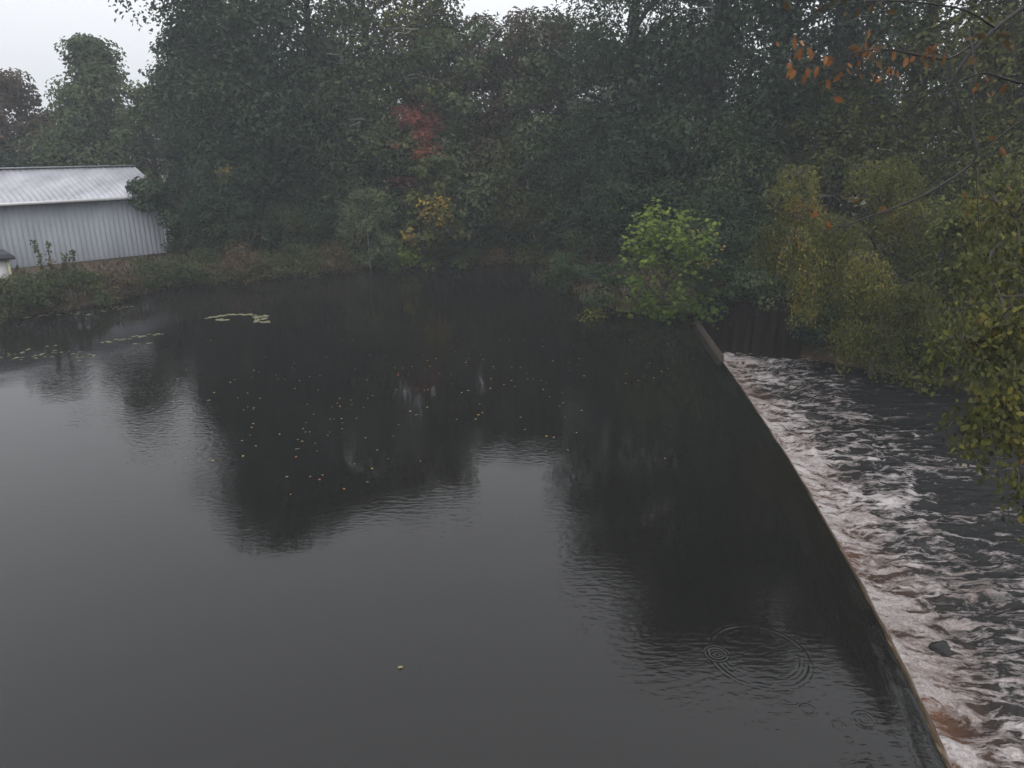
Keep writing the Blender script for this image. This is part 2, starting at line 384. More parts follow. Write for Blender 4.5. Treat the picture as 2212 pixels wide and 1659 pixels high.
def axis(lo, hi, step, far):
    a = np.arange(lo, hi + 1e-6, step); g = [1.6, 2.6, 4.2, 7, 12, 20, 34, 58, 100, 160]
    up = hi + np.cumsum(g); dn = lo - np.cumsum(g)
    return np.concatenate([dn[np.abs(dn) < far][::-1], a, up[up < far]])
ax, ay = axis(-46, 30, .45, 330), axis(-12, 62, .45, 330)
gx, gy = np.meshgrid(ax, ay)
dp, dr = poly_sd(gx, gy, pond_poly), poly_sd(gx, gy, river_poly)
def land(x, y, dp, dr):
    n = fbm(x * .25, y * .25, 4) - .5; n2 = fbm(x * 1.3 + 9, y * 1.3, 3) - .5
    a = -.02 + .80 * sstep(0, 3.5, dp) + .3 * sstep(3, 12, dp) + n * .35 * sstep(.5, 4, dp) + n2 * .12
    c = RIV_Z - .05 + 2.2 * sstep(0, 1.5, dr)
    z = np.minimum(a, c)
    z = np.where(dp < 0, np.maximum(-.02 + dp * .7, -1.2), z)
    return np.where(dr < 0, np.maximum(RIV_Z - .05 + dr * .8, RIV_Z - .9), z)
gz = land(gx, gy, dp, dr)
wd_ = np.abs(gx - crest_x(np.minimum(gy, WY1))); gz = np.where((gy < WY1 + .1), np.minimum(gz, -2.3 + 1.6 * sstep(.6, 2.2, wd_) * (gx < crest_x(np.minimum(gy, WY1))) + 9 * (wd_ > 2.2)), gz)   # the bed drops at the weir footing
nx, ny = len(ax), len(ay)
ii = (np.arange(ny - 1)[:, None] * nx + np.arange(nx - 1)[None, :]).ravel()
tag(mesh('ground', np.stack([gx, gy, gz], -1).reshape(-1, 3), np.stack([ii, ii + 1, ii + nx + 1, ii + nx], 1), M['soil'], smooth=True), kind='structure')
def gz_at(x, y):
    x, y = np.atleast_1d(np.asarray(x, float)), np.atleast_1d(np.asarray(y, float))
    return land(x, y, poly_sd(x, y, pond_poly), poly_sd(x, y, river_poly))
def G(x, y): return float(gz_at(x, y)[0])

# pond: one sheet, drawn down to the crest
yy = np.concatenate([np.arange(-11.9, 3, .4), np.arange(3, WY1 + .6, .14), np.arange(WY1 + .8, 52, .8)])
dd = np.concatenate([np.arange(0, .6, .04), np.arange(.6, 2, .12), np.arange(2, 8, .5), np.arange(8, 60, 2.)])
Yg, Dg = np.meshgrid(yy, dd, indexing='ij')
Xg = crest_x(Yg) - Dg + .05 * (fbm(Yg * 1.3, 0 * Yg, 3) - .5) * np.exp(-Dg / .3)
edge = 1 - sstep(WY1 - .6, WY1 + .3, Yg)
lip = .014 * (fbm(Yg * 2.2, Dg * .5) - .5) + .010 * (vnoise(Yg * 9, Dg * .8) - .5)
Zg = -edge * np.exp(-(Dg / .34) ** 1.35) * (.16) + edge * np.exp(-Dg / .35) * lip
ny_, nx_ = Yg.shape
ii = (np.arange(ny_ - 1)[:, None] * nx_ + np.arange(nx_ - 1)[None, :]).ravel()
tag(mesh('pond_water', np.stack([Xg, Yg, Zg], -1).reshape(-1, 3), np.stack([ii, ii + nx_, ii + nx_ + 1, ii + 1], 1), M['pond'], smooth=True), kind='structure')

# the sheet falling over the crest
yy = np.arange(-11.5, WY1 + .01, .1); ss = .62 * np.linspace(0, 1, 15) ** 1.7
Yg, Sg = np.meshgrid(yy, ss, indexing='ij')
z0 = -.16 + .014 * (fbm(Yg * 2.2, 0 * Yg) - .5) + .010 * (vnoise(Yg * 9, 0 * Yg) - .5)
Xg = crest_x(Yg) + .05 * (fbm(Yg * 1.3, 0 * Yg, 3) - .5) + Sg * (1 + .2 * (fbm(Yg * 4, Sg) - .5)) ; Zg = z0 - .55 * Sg - 3.1 * Sg ** 2
ny_, nx_ = Yg.shape
ii = (np.arange(ny_ - 1)[:, None] * nx_ + np.arange(nx_ - 1)[None, :]).ravel()
tag(mesh('falling_water', np.stack([Xg, Yg, Zg], -1).reshape(-1, 3), np.stack([ii, ii + 1, ii + nx_ + 1, ii + nx_], 1), M['fall'], smooth=True), kind='structure')

# the weir under it: a battered concrete wall with a capping
weir = thing('weir', 'long low concrete weir with water sliding over its crest', 'weir', (float(crest_x(10)), 10, -1.3))
def wall_strip(name, d0, d1, z0, z1, m, par, ya=-11.5):
    yv = np.linspace(ya, WY1, 60); v = []
    for y in yv:
        x = float(crest_x(y))
        for d, z in ((d0, z0), (d0, z1), (d1, z1), (d1, z0)): v.append((x + d - par.location.x, y - par.location.y, z - par.location.z))
    f = []
    for i in range(len(yv) - 1):
        for k in range(4): f.append((i * 4 + k, i * 4 + (k + 1) % 4, i * 4 + 4 + (k + 1) % 4, i * 4 + 4 + k))
    f += [(0, 3, 2, 1), (len(v) - 4, len(v) - 3, len(v) - 2, len(v) - 1)]
    return mesh(name, v, f, m, par)
wall_strip('weir_wall', -.42, -.04, -2.4, -.36, M['concrete'], weir)
wall_strip('crest_cap', -.46, 0, -.358, -.235, M['concrete'], weir)

wall_strip('end_wall', -.045, .05, -2.2, .035, M['sill'], weir, ya=22.4)

# river below the weir
dd = np.concatenate([np.arange(.28, 7, .05), 7 + np.cumsum(np.linspace(.06, 1.2, 50))]); yy = np.arange(-8, 30.5, .055)
Yg, Dg = np.meshgrid(yy, dd, indexing='ij'); Xg = crest_x(np.minimum(Yg, WY1)) + Dg
wx, wy = Xg + .5 * (fbm(Xg * .9, Yg * .9) - .5), Yg + .9 * (fbm(Xg * .7 + 31, Yg * .7) - .5)
big = fbm(wx * .8, wy * 1.7, 4) - .5; rid = 1 - np.abs(fbm(wx * 1.1 + 40, wy * 2.4 + 3, 4) - .5) * 4; sml = fbm(wx * 4, wy * 7, 3) - .5
turb = .35 + .65 * np.exp(-((Dg - 1.2) / 3.2) ** 2) ; turb = turb * np.where(Dg > 5, np.exp(-(Dg - 5) / 6) * .6 + .4, 1)
Zg = RIV_Z + turb * (.24 * big + .12 * rid + .08 * sml) - .05 + .16 * np.exp(-((Dg - .55) / .35) ** 2)
reach = 3.4 + 2.2 * np.exp(-((Yg - 8) / 3.) ** 2) + 1.0 * np.exp(-((Yg - 14) / 2.6) ** 2) + 1.2 * np.exp(-((Yg - 20) / 3.) ** 2) + 1.6 * (fbm(Yg * .8, Yg * .1, 3) - .5)
foam = .10 + .30 * np.exp(-(Dg / (.38 * reach)) ** 1.6) - .40 * sstep(.45, 1.6, Dg / reach)
streak = fbm(Xg * .18 + 7, (Yg + .12 * Xg) * 1.1, 3)
foam = foam + .42 * (fbm(wx * .45, wy * .9, 3) - .5) + .22 * (streak - .5) + .16 * turb * (rid - .5) + .35 * turb * big
foam = foam - .05 * sstep(5, 11, Dg)
amber = np.clip(np.exp(-((Dg - .3) / 1.0) ** 2) * (.15 + 1.1 * fbm(Yg * .7, Dg * 1.2, 3)) , 0, .8)
ny_, nx_ = Yg.shape
ii = (np.arange(ny_ - 1)[:, None] * nx_ + np.arange(nx_ - 1)[None, :]).ravel()
tag(mesh('river_water', np.stack([Xg, Yg, Zg], -1).reshape(-1, 3), np.stack([ii, ii + 1, ii + nx_ + 1, ii + nx_], 1), M['river'], smooth=True,
         attrs={'foam': ('POINT', foam.ravel()), 'amber': ('POINT', amber.ravel())}), kind='structure')

# ------------------------------------------------------------------ sheet-pile wall at the far end of the weir
sp = thing('sheet_pile_wall', 'rusty brown sheet pile wall beside the far end of the weir', 'retaining wall', (pile_a[0], pile_a[1], RIV_Z))
dx, dy = pile_b[0] - pile_a[0], pile_b[1] - pile_a[1]; L = math.hypot(dx, dy); ux, uy = dx / L, dy / L
prof = [(0, 0), (.06, 0), (.14, -.16), (.30, -.16), (.38, 0), (.44, 0)]
pv = []; th = .03
for (s, o) in prof:
    for z in (-.9, 2.05): pv.append((s, o, z))
for (s, o) in prof:
    for z in (-.9, 2.05): pv.append((s, o + th, z))
k = len(prof) * 2; pf = []
for i in range(len(prof) - 1):
    a = i * 2; pf += [(a, a + 2, a + 3, a + 1), (k + a, k + a + 1, k + a + 3, k + a + 2), (a + 1, a + 3, k + a + 3, k + a + 1)]
pf += [(0, 1, k + 1, k), (k - 2, 2 * k - 2, 2 * k - 1, k - 1)]
pile_me = mesh('sheet_pile', pv, pf, M['rust'], link=False)
sp.rotation_euler = (0, 0, math.atan2(uy, ux))
for i in range(int(L / .44) + 1): obj('sheet_pile', pile_me, sp, (i * .442, 0, random.Random(i).uniform(-.05, .03)))
box('capping_beam', (int(L / .44) * .22 + .2, .1, 2.13), (L + .4, .22, .12), M['rust'], sp)

# ------------------------------------------------------------------ metal shed on the left bank
A = np.array([-23.1, 33.4]); B = np.array([-17.9, 38.7]); d = (B - A) / np.linalg.norm(B - A)
rz = math.atan2(d[1], d[0])
SL = 7.42; EXT = 7.0; W_, EAVE, RISE = 7.0, 2.98, 1.2
shed = thing('storage_shed', 'long grey metal storage shed with a pale ribbed roof on the bank', 'shed', (A[0], A[1], .9), rz=rz)
# local axes: x along the wall, y back from the water, z up
PIT = .232
npan = int((SL + EXT) / PIT)
def rib_panel(width, h, thick=.013):
    a = width; pr = [(0, 0), (a * .60, 0), (a * .68, -thick), (a * .86, -thick), (a * .94, 0), (a - .002, 0)]
    v, f = [], []
    for (s, o) in pr: v += [(s, o, 0), (s, o, h)]
    for (s, o) in pr: v += [(s, .03, 0), (s, .03, h)]
    n = len(pr) * 2
    for i in range(len(pr) - 1):
        q = i * 2; f += [(q, q + 2, q + 3, q + 1), (q + 1, q + 3, n + q + 3, n + q + 1)]
    f += [(0, 1, n + 1, n), (n - 2, 2 * n - 2, 2 * n - 1, n - 1)]
    return v, f
v, f = rib_panel(PIT, EAVE); pm_ = mesh('wall_panel', v, f, M['siding'], link=False)
for i in range(npan): obj('wall_panel', pm_, shed, (SL - (i + 1) * PIT, 0, 0))
for i in range(int(W_ / PIT)): obj('end_panel', pm_, shed, (SL + .002, i * PIT, 0), (0, 0, R(90)))
gv = [(SL - .02, .05, EAVE + .002), (SL - .02, W_ - .05, EAVE + .002), (SL - .02, W_ / 2, EAVE + RISE), (SL - .06, .05, EAVE + .002), (SL - .06, W_ - .05, EAVE + .002), (SL - .06, W_ / 2, EAVE + RISE)]
mesh('gable', gv, [(0, 1, 2), (3, 5, 4), (0, 3, 4, 1), (1, 4, 5, 2), (2, 5, 3, 0)], M['siding'], shed)
box('rear_wall', (SL / 2 - EXT / 2, W_ - .03, EAVE / 2), (SL + EXT - .1, .04, EAVE), M['siding'], shed)
box('far_end_wall', (-EXT, W_ / 2, EAVE / 2), (.04, W_ - .1, EAVE), M['siding'], shed)
box('foundation', (SL / 2 - EXT / 2, W_ / 2, -.46), (SL + EXT - .08, W_ - .06, .9), M['concrete'], shed)
rl = math.hypot(W_ / 2 + .35, RISE * (W_ / 2 + .35) / (W_ / 2)); ra_ = math.atan2(RISE, W_ / 2)
v, f = rib_panel(.26, rl, .03); rv = [(a, h_ * math.cos(ra_) + o * math.sin(ra_), h_ * math.sin(ra_) - o * math.cos(ra_)) for (a, o, h_) in v]
rp = mesh('roof_panel', rv, f, M['roofing'], link=False)
n_r = int((SL + EXT + .5) / .26)
for i in range(n_r):
    obj('roof_panel', rp, shed, (SL + .25 - (i + 1) * .26, -.35, EAVE + .05 - .35 * RISE / (W_ / 2)))
    obj('roof_panel', rp, shed, (SL + .25 - i * .26, W_ + .35, EAVE + .05 - .35 * RISE / (W_ / 2)), (0, 0, math.pi))
box('ridge_cap', (SL / 2 - EXT / 2, W_ / 2, EAVE + RISE + .085), (SL + EXT + .5, .34, .05), M['roofing'], shed)
box('eave_trim', (SL / 2 - EXT / 2 + .1, -.33, EAVE - .12), (SL + EXT + .4, .05, .13), M['white'], shed)
box('corner_trim', (SL + .03, -.03, EAVE / 2), (.11, .11, EAVE - .02), M['white'], shed)
box('downspout', (SL + .22, -.02, EAVE / 2 - .1), (.09, .09, EAVE - .3), M['white'], shed)

# small white cabinet at the water side of the shed
cx, cyy = P(30, 620, .75)
cab = thing('utility_cabinet', 'small white cabinet with a dark overhanging roof beside the grey shed', 'utility cabinet', (cx, cyy, .42), rz=rz); cab.scale = (1.3, 1.3, 1.3)
box('plinth', (-.85, .45, .06), (1.7, .9, .5), M['concrete'], cab)
box('cabinet_body', (-.85, .45, .72), (1.64, .86, .80), M['white'], cab)
box('corner_trim', (-.02, .0, .72), (.07, .07, .82), M['cream'], cab)
rv = [(-1.85, -.18, 1.13), (.16, -.18, 1.13), (.16, 1.08, 1.13), (-1.85, 1.08, 1.13), (-1.85, -.18, 1.22), (.16, -.18, 1.22), (.16, 1.08, 1.32), (-1.85, 1.08, 1.32)]
mesh('roof', rv, [(0, 3, 2, 1), (4, 5, 6, 7), (0, 1, 5, 4), (1, 2, 6, 5), (2, 3, 7, 6), (3, 0, 4, 7)], M['slate'], cab)
for i in range(4): box('board', (-.28 - i * .36, .012, .72), (.345, .02, .78), M['white'], cab)

# ------------------------------------------------------------------ trees
def profile(shape, t):
    if shape == 'cone': return np.clip((1 - t), 0, 1) ** .75 * (.35 + .65 * sstep(0, .15, t))
    if shape == 'tall': return np.sin(np.pi * np.clip(.16 + .80 * t, 0, 1)) ** .55
    if shape == 'bush': return np.sqrt(np.clip(1 - (t * .97) ** 2.4, 0, 1))
    if shape == 'block': return (.55 + .45 * sstep(0, .35, t)) * np.sqrt(np.clip(1 - np.clip((t - .74) / .30, 0, 1) ** 2.2, 0, 1))
    return np.sin(np.pi * np.clip(.10 + .86 * t, 0, 1)) ** .7
def tree(name, label, cat, x, y, top, r, mt, seed, n=7000, leaf=.24, base=.12, shape='round', clumps=70, cr=None, trunk=None, group=None, bark='bark', lean=(0, 0), zb=None, aspect=.62, limbs=18, tone=(0., 1.), bare=0, oblong=1.0, up=.55, extra=None):
    rng = np.random.default_rng(seed)
    g = G(x, y) if zb is None else zb
    H = top - g
    th = thing(name, label, cat, (x, y, g), group)
    z0 = H * base; hc = H - z0
    t = rng.random(clumps) ** .85; ph = rng.random(clumps) * 2 * np.pi
    rr = r * profile(shape, t) * (.30 + .70 * np.sqrt(rng.random(clumps))) * rng.uniform(.82, 1.14, clumps)
    cc = np.stack([np.cos(ph) * rr + lean[0] * t, np.sin(ph) * rr * oblong + lean[1] * t, z0 + hc * t * .96], 1)
    cr = cr or r * .26
    cs = cr * rng.uniform(.55, 1.35, clumps)
    cw = cs ** 1.6; cn = rng.multinomial(n, cw / cw.sum())
    idx = np.repeat(np.arange(clumps), cn)
    off = rng.normal(0, 1, (n, 3)); off = norm(off) * (rng.random((n, 1)) ** .42)
    off[:, 2] *= .62
    c = cc[idx] + off * cs[idx][:, None] * 1.25
    nr = off * 1.0 + np.array([0, 0, up]) + rng.normal(0, .38, (n, 3))
    sz = leaf * rng.uniform(.6, 1.3, n)
    lv, lf = leaf_cards(c, nr, sz, aspect, rng)
    ctone = rng.random(clumps)
    tn = np.clip(.72 * ctone[idx] + .28 * rng.random(n), 0, 1) * (tone[1] - tone[0]) + tone[0]
    mesh('crown', lv, lf, M[mt], th, attrs={'tone': ('FACE', np.concatenate([tn, tn]))})
    if extra:                                                        # a spray of other colour in the crown
        for (em, ec, er, en, es) in extra:
            o2 = norm(rng.normal(0, 1, (en, 3))) * rng.random((en, 1)) ** .5 * np.array(er)
            v2, f2 = leaf_cards(np.array(ec) + o2, o2 + rng.normal(0, .5, (en, 3)) + np.array([0, -.3, .4]), es * rng.uniform(.6, 1.2, en), .7, rng)
            q = rng.uniform(.4, 1, en); mesh('colored_spray', v2, f2, M[em], th, attrs={'tone': ('FACE', np.concatenate([q, q]))})
    tr = trunk or (.035 * H if H > 4 else .02 * H)
    T = Tubes(); tz = np.linspace(-.25, H * .86, 9)
    tp = np.stack([lean[0] * np.clip((tz - z0) / hc, 0, 1) + np.cumsum(rng.normal(0, .012 * H / 3, 9)) * (tz > .4), lean[1] * np.clip((tz - z0) / hc, 0, 1) + np.cumsum(rng.normal(0, .012 * H / 3, 9)) * (tz > .4), tz], 1)
    T.add(tp, tr * (1 - .88 * np.linspace(0, 1, 9)) + .01, 8)
    T.build('trunk', M[bark], th)
    Lb = Tubes()
    for i in rng.permutation(clumps)[:limbs]:
        e = cc[i]; hd = math.hypot(e[0], e[1]); zz = min(max(e[2] - .55 * hd, z0 * .5), H * .82)
        s = np.array([np.interp(zz, tz, tp[:, 0]), np.interp(zz, tz, tp[:, 1]), zz])
        rad = max(tr * .38 * (1 - zz / H * .6), .012)
        Lb.add(curve(s, e, rng, .05, 7), np.linspace(rad, rad * .2, 7), 5)
        for _ in range(2):
            q = s + (e - s) * rng.uniform(.4, .8); e2 = e + rng.normal(0, cr * .5, 3)
            Lb.add(curve(q, e2, rng, .04, 5), np.linspace(rad * .4, rad * .12, 5), 4)
    Lb.build('limb', M[bark], th)
    if bare:
        Bb = Tubes()
        for _ in range(bare):
            zz = z0 + hc * rng.uniform(.25, .8); a = rng.uniform(-2.6, -.5); rr_ = r * rng.uniform(1.0, 1.3)
            s = np.array([0, 0, zz]); e = np.array([math.cos(a) * rr_, math.sin(a) * rr_, zz + rng.uniform(.2, 1.6)])
            Bb.add(curve(s, e, rng, .08, 8, .12), np.linspace(.085, .02, 8), 5)
            for _ in range(3):
                q = s + (e - s) * rng.uniform(.45, .9); Bb.add(curve(q, q + rng.normal(0, .7, 3), rng, .05, 5, .12), np.linspace(.025, .008, 5), 4)
        Bb.build('bare_limb', M['pale_bark'], th)
    return th

FAR = 'trees along the far bank'
def T_(u, v, y, r, mt, seed, label, **k):
    top = Z(v, y); x = X(u, y, 4.0)
    k.setdefault('name', 'broadleaf_tree'); k.setdefault('group', FAR); k.setdefault('cat', 'tree')
    k['n'] = int(k.get('n', 7000) * (1.0 if k.get('n', 0) > 30000 else 1.5)); k.setdefault('cr', r * .31)
    nm = k.pop('name'); c = k.pop('cat')
    return tree(nm, label, c, x, y, top, r, mt, seed, **k)

# behind the shed
T_(30, 160, 49, 3.0, 'brown', 1, 'dark purplish tree behind the shed at the picture edge', n=5200, leaf=.30, base=.25, clumps=46)
T_(-130, 190, 49, 4.0, 'grey', 2, 'grey green tree mostly cut off beyond the end of the shed roof', n=4500, leaf=.30)
T_(150, 225, 51, 2.7, 'brown', 3, 'russet tinged tree between the dark purplish tree and the twin topped one', n=4500, leaf=.28, base=.2, clumps=50)
T_(236, 70, 48.5, 3.4, 'grey', 4, 'tall grey green tree with a pointed crown behind the shed roof', n=12000, leaf=.27, base=.1, shape='cone', clumps=90, cr=1.0)
T_(170, 270, 47.5, 3.2, 'grey', 5, 'low grey green tree directly above the shed ridge', n=5500, leaf=.24, base=.1)
T_(60, 310, 47.5, 3.0, 'dark', 6, 'dark low tree behind the left half of the shed ridge', n=5000, leaf=.24, base=.1)
T_(338, 180, 46, 1.9, 'grey', 7, 'slim grey green tree tucked against the huge dark tree', n=5500, leaf=.25, base=.08, shape='tall')
# the huge dark one
T_(574, -225, 42.5, 4.7, 'dark', 8, 'huge dense dark green tree overhanging the shed and the water', n=40000, leaf=.25, base=.06, clumps=200, cr=1.45, shape='block', limbs=30, extra=[('yellow', (-.5, -4.5, 4.0), (.55, .3, .5), 64, .25)])
T_(452, 55, 44.5, 2.2, 'dark', 9, 'dark green tree forming the left shoulder of the huge dark tree', n=9000, leaf=.24, base=.08, shape='tall')
T_(452, 392, 38.3, 1.55, 'dark', 30, 'low dark tree whose boughs hang across the shed corner', n=6500, leaf=.19, base=.42, clumps=50, lean=(-2.9, -.6))
# middle of the far bank
T_(690, -190, 44, 3.8, 'grey', 10, 'tall grey green tree just right of the huge dark tree', shape='block', n=9000, leaf=.25, base=.1, clumps=80, bare=3)
T_(800, -150, 44.5, 3.6, 'grey', 11, 'grey green tree with a thin see-through top by the sky gap', shape='block', n=7000, leaf=.25, base=.12, clumps=60, bare=3)
T_(905, -110, 45.5, 3.4, 'olive', 12, 'olive tree rising behind the red maple', shape='block', n=7500, leaf=.26, base=.1, clumps=66)
T_(1010, 30, 44.5, 3.3, 'grey', 13, 'grey tree whose speckled top meets the widest sky gap', shape='block', n=6800, leaf=.26, base=.1, clumps=60, bare=4)
T_(1110, 18, 44.5, 3.2, 'brown', 14, 'reddish tinted tree top below the bright middle of the sky', shape='block', n=6800, leaf=.26, base=.1, clumps=60, tone=(.1, 1))
T_(1215, 30, 44, 3.2, 'grey', 15, 'tree with pale bare limbs beside the tall pine', shape='block', n=7500, leaf=.25, base=.1, clumps=70, bare=7)
T_(1345, -320, 41, 4.2, 'dark', 16, 'tall dark pine with feathery see-through branches', n=12000, leaf=.28, base=.16, clumps=64, aspect=.3, name='pine_tree', bare=4)
T_(1430, 40, 47, 4.0, 'grey', 17, 'grey green tree standing behind the tall pine', n=7500, leaf=.25, base=.1)
# right side, nearer
T_(1520, -600, 37, 4.4, 'dark', 18, 'very tall dark tree behind the bright green maple sapling', n=20000, leaf=.24, base=.1, clumps=150, cr=1.55, shape='tall', bare=4)
T_(1650, -600, 36, 4.2, 'dark', 19, 'very tall dark tree with light showing through, behind the sheet piles', n=17000, leaf=.24, base=.1, clumps=125, cr=1.5, shape='tall', bare=2)
T_(1790, -600, 34, 4.2, 'dark', 20, 'very tall dark tree behind the olive birch', n=12500, leaf=.21, base=.1, clumps=100, shape='tall')
T_(1950, -420, 32, 4.2, 'olive', 21, 'very tall olive tree whose top lies above the hanging orange leaves', n=12500, leaf=.2, base=.1, clumps=100, shape='tall')
T_(2110, -450, 29, 4.2, 'olive', 22, 'very tall olive tree behind the drooping olive birch, at its river side', n=12500, leaf=.19, base=.08, clumps=100, shape='tall')
T_(2280, -450, 27, 4.5, 'olive', 23, 'very tall olive tree half cut off beyond the river bend', n=9000, leaf=.2, base=.06, shape='tall')
# understorey in front of them
T_(905, 215, 42.8, 1.8, 'red', 24, 'small red maple glowing among the grey green trees', n=2300, leaf=.21, base=.42, clumps=38, name='red_maple', tone=(.1, 1))
T_(1010, 250, 43.8, 3.4, 'grey', 25, 'rounded grey olive tree beside the red maple', n=8500, leaf=.22, base=.15, clumps=80)
T_(790, 230, 43.2, 3.0, 'grey', 26, 'rounded grey green tree between the huge dark tree and red maple', n=8000, leaf=.22, base=.12, clumps=80)
T_(1130, 300, 44, 3.2, 'olive', 27, 'dull olive tree above the dark recess in the far bank', n=7500, leaf=.22, base=.22, clumps=70)
T_(655, 385, 42.5, 2.2, 'dark', 28, 'low spreading tree at the foot of the huge dark tree', n=6500, leaf=.2, base=.1, clumps=60)
T_(1265, 250, 42, 3.2, 'dark', 29, 'dark rounded tree below the tall pine', n=8500, leaf=.2, base=.1, clumps=80)
T_(1400, 330, 36.5, 3.0, 'dark', 31, 'dark low tree directly behind the bright green maple sapling', n=9000, leaf=.18, base=.06, clumps=90)
T_(1600, 230, 34, 2.6, 'grey', 32, 'slim tree with pale speckled leaves above the sheet pile wall', n=8000, leaf=.16, base=.1, clumps=70, tone=(.2, 1))
T_(1790, 170, 33, 3.0, 'olive', 33, 'dull olive tree behind the hanging orange leaves', n=9000, leaf=.17, base=.06, clumps=80)
T_(1560, 420, 31.5, 2.2, 'dark', 34, 'dark small tree filling the space over the sheet piles', n=7500, leaf=.15, base=.04, clumps=70)
T_(2140, 230, 26.5, 2.9, 'olive', 35, 'olive tree on the river bank behind the drooping birch', n=9000, leaf=.15, base=.05, clumps=90)
T_(2050, 420, 24.2, 2.4, 'olive', 36, 'low olive tree overhanging the foaming river bank', n=9000, leaf=.13, base=.02, clumps=80)
T_(2420, -300, 27, 3.8, 'olive', 37, 'olive tree past the river bend, only its branch tips showing', n=9000, leaf=.2, base=.04, shape='tall')
tree('broadleaf_tree', 'grey green tree further down the river bank beyond the bend', 'tree', 27.5, 22.5, 15, 4.2, 'grey', 38, n=12000, leaf=.22, base=.04, clumps=90, group=FAR)
tree('broadleaf_tree', 'olive tree on the far river bank, well past the bend', 'tree', 36, 23.5, 14, 4.6, 'olive', 39, n=10000, leaf=.24, base=.03, clumps=80, group=FAR)
tree('broadleaf_tree', 'dark tree on the far river bank, furthest along past the bend', 'tree', 45, 24, 15, 4.8, 'dark', 40, n=10000, leaf=.26, base=.03, clumps=80, group=FAR)
# far rows that close the wood
for i, (u, v, y, mt, lb) in enumerate([(560, 90, 66, 'grey', 'grey tree of the back row, behind the huge dark tree'), (720, 80, 68, 'olive', 'olive tree of the back row, glimpsed past the see-through top'), (860, 95, 70, 'grey', 'grey tree of the back row, behind the olive tree'),
                                       (1060, 130, 70, 'olive', 'olive tree of the back row, under the widest sky gap'), (1180, 120, 68, 'grey', 'grey tree of the back row, behind the reddish top'), (1310, 100, 64, 'grey', 'grey tree of the back row, behind the pine'),
                                       (1480, 80, 60, 'dark', 'dark tree of the back row, behind the sapling'), (1700, 60, 56, 'dark', 'dark tree of the back row, behind the sheet piles'), (1900, 30, 52, 'dark', 'dark tree of the back row, behind the birch'), (2120, 10, 48, 'dark', 'dark tree of the back row, beyond the river bend'), (950, 160, 66, 'dark', 'dark tree of the back row, straight behind the red maple'), (430, 200, 64, 'dark', 'dark tree of the back row, near the shed corner'), (515, 40, 52, 'dark', 'dark tree close behind the huge dark tree')]):
    T_(u, v, y, 4.6, mt, 60 + i, lb, n=6500, leaf=.30, base=.03, clumps=60)

# ------------------------------------------------------------------ bank shrubs
SH = 'shrubs along the water edge'
def S_(u, vb, h, r, mt, seed, label, n=1700, leaf=.13, zb=None, **k):
    x, y = P(u, vb, .25)
    k.setdefault('name', 'bank_shrub')
    nm = k.pop('name')
    g = G(x, y)
    return tree(nm, label, 'shrub', x, y, g + h * 1.15, r * 1.1, mt, seed, n=n, leaf=leaf, base=.05, shape='bush', clumps=max(14, n // 75), cr=r * .36, group=SH, limbs=10, trunk=.03, **k)
shrubs = [
 (20, 668, 1.1, 1.1, 'shrub', 'grey green shrub in front of the white cabinet'), (95, 660, 1.3, 1.2, 'shrub', 'bushy grey green shrub beside the tall leafy weeds'),
 (170, 648, 1.15, 1.1, 'shrub', 'low shrub below the middle of the shed wall'), (245, 632, 1.0, 1.1, 'weed', 'dry brownish shrub below the shed wall'),
 (205, 668, .6, .9, 'shrub', 'small shrub dipping into the water near the floating pads'), (55, 690, .7, 1.2, 'shrub', 'dark shrub leaning over the water by the cabinet'),
 (315, 612, 1.0, 1.0, 'shrub', 'round shrub near the shed downspout'), (385, 606, 1.1, 1.1, 'shrub', 'shrub with pale seed heads just past the shed corner'),
 (440, 600, 1.4, 1.2, 'shrub', 'shrub in the shade of the huge dark tree'), (520, 592, 1.5, 1.4, 'weed', 'brown weedy shrub under the huge dark tree'),
 (590, 586, 1.3, 1.3, 'shrub', 'shrub trailing in the water below the orange spray'), (650, 582, 1.6, 1.4, 'shrub', 'leafy shrub under the low spreading tree'),
 (715, 577, 1.5, 1.3, 'weed', 'reddish brown shrub left of the pale shrub'), (860, 566, 1.5, 1.3, 'shrub', 'grey shrub in front of the yellow maple'),
 (920, 562, 1.3, 1.4, 'olive', 'olive shrub at the foot of the yellow maple'), (985, 558, 1.2, 1.3, 'shrub', 'low shrub where the yellow maple meets the reeds'),
 (1060, 556, .9, 1.4, 'weed', 'tawny low shrub at the dark recess'), (1130, 552, .8, 1.4, 'olive', 'low olive shrub in the middle of the dark recess'),
 (1195, 552, 1.1, 1.4, 'shrub', 'shrub at the corner where the far bank turns'), (1250, 575, 1.8, 1.4, 'shrub', 'bushy shrub on the point, half way to the sapling'),
 (1240, 612, 1.5, 1.1, 'dark', 'dark shrub over the water behind the red tipped bush'), (1330, 655, 1.7, 1.2, 'dark', 'dark tangled shrub left of the maple sapling'),
]
for i, (u, vb, h, r, mt, lb) in enumerate(shrubs):
    S_(u, vb, h, r, mt, 100 + i, lb)
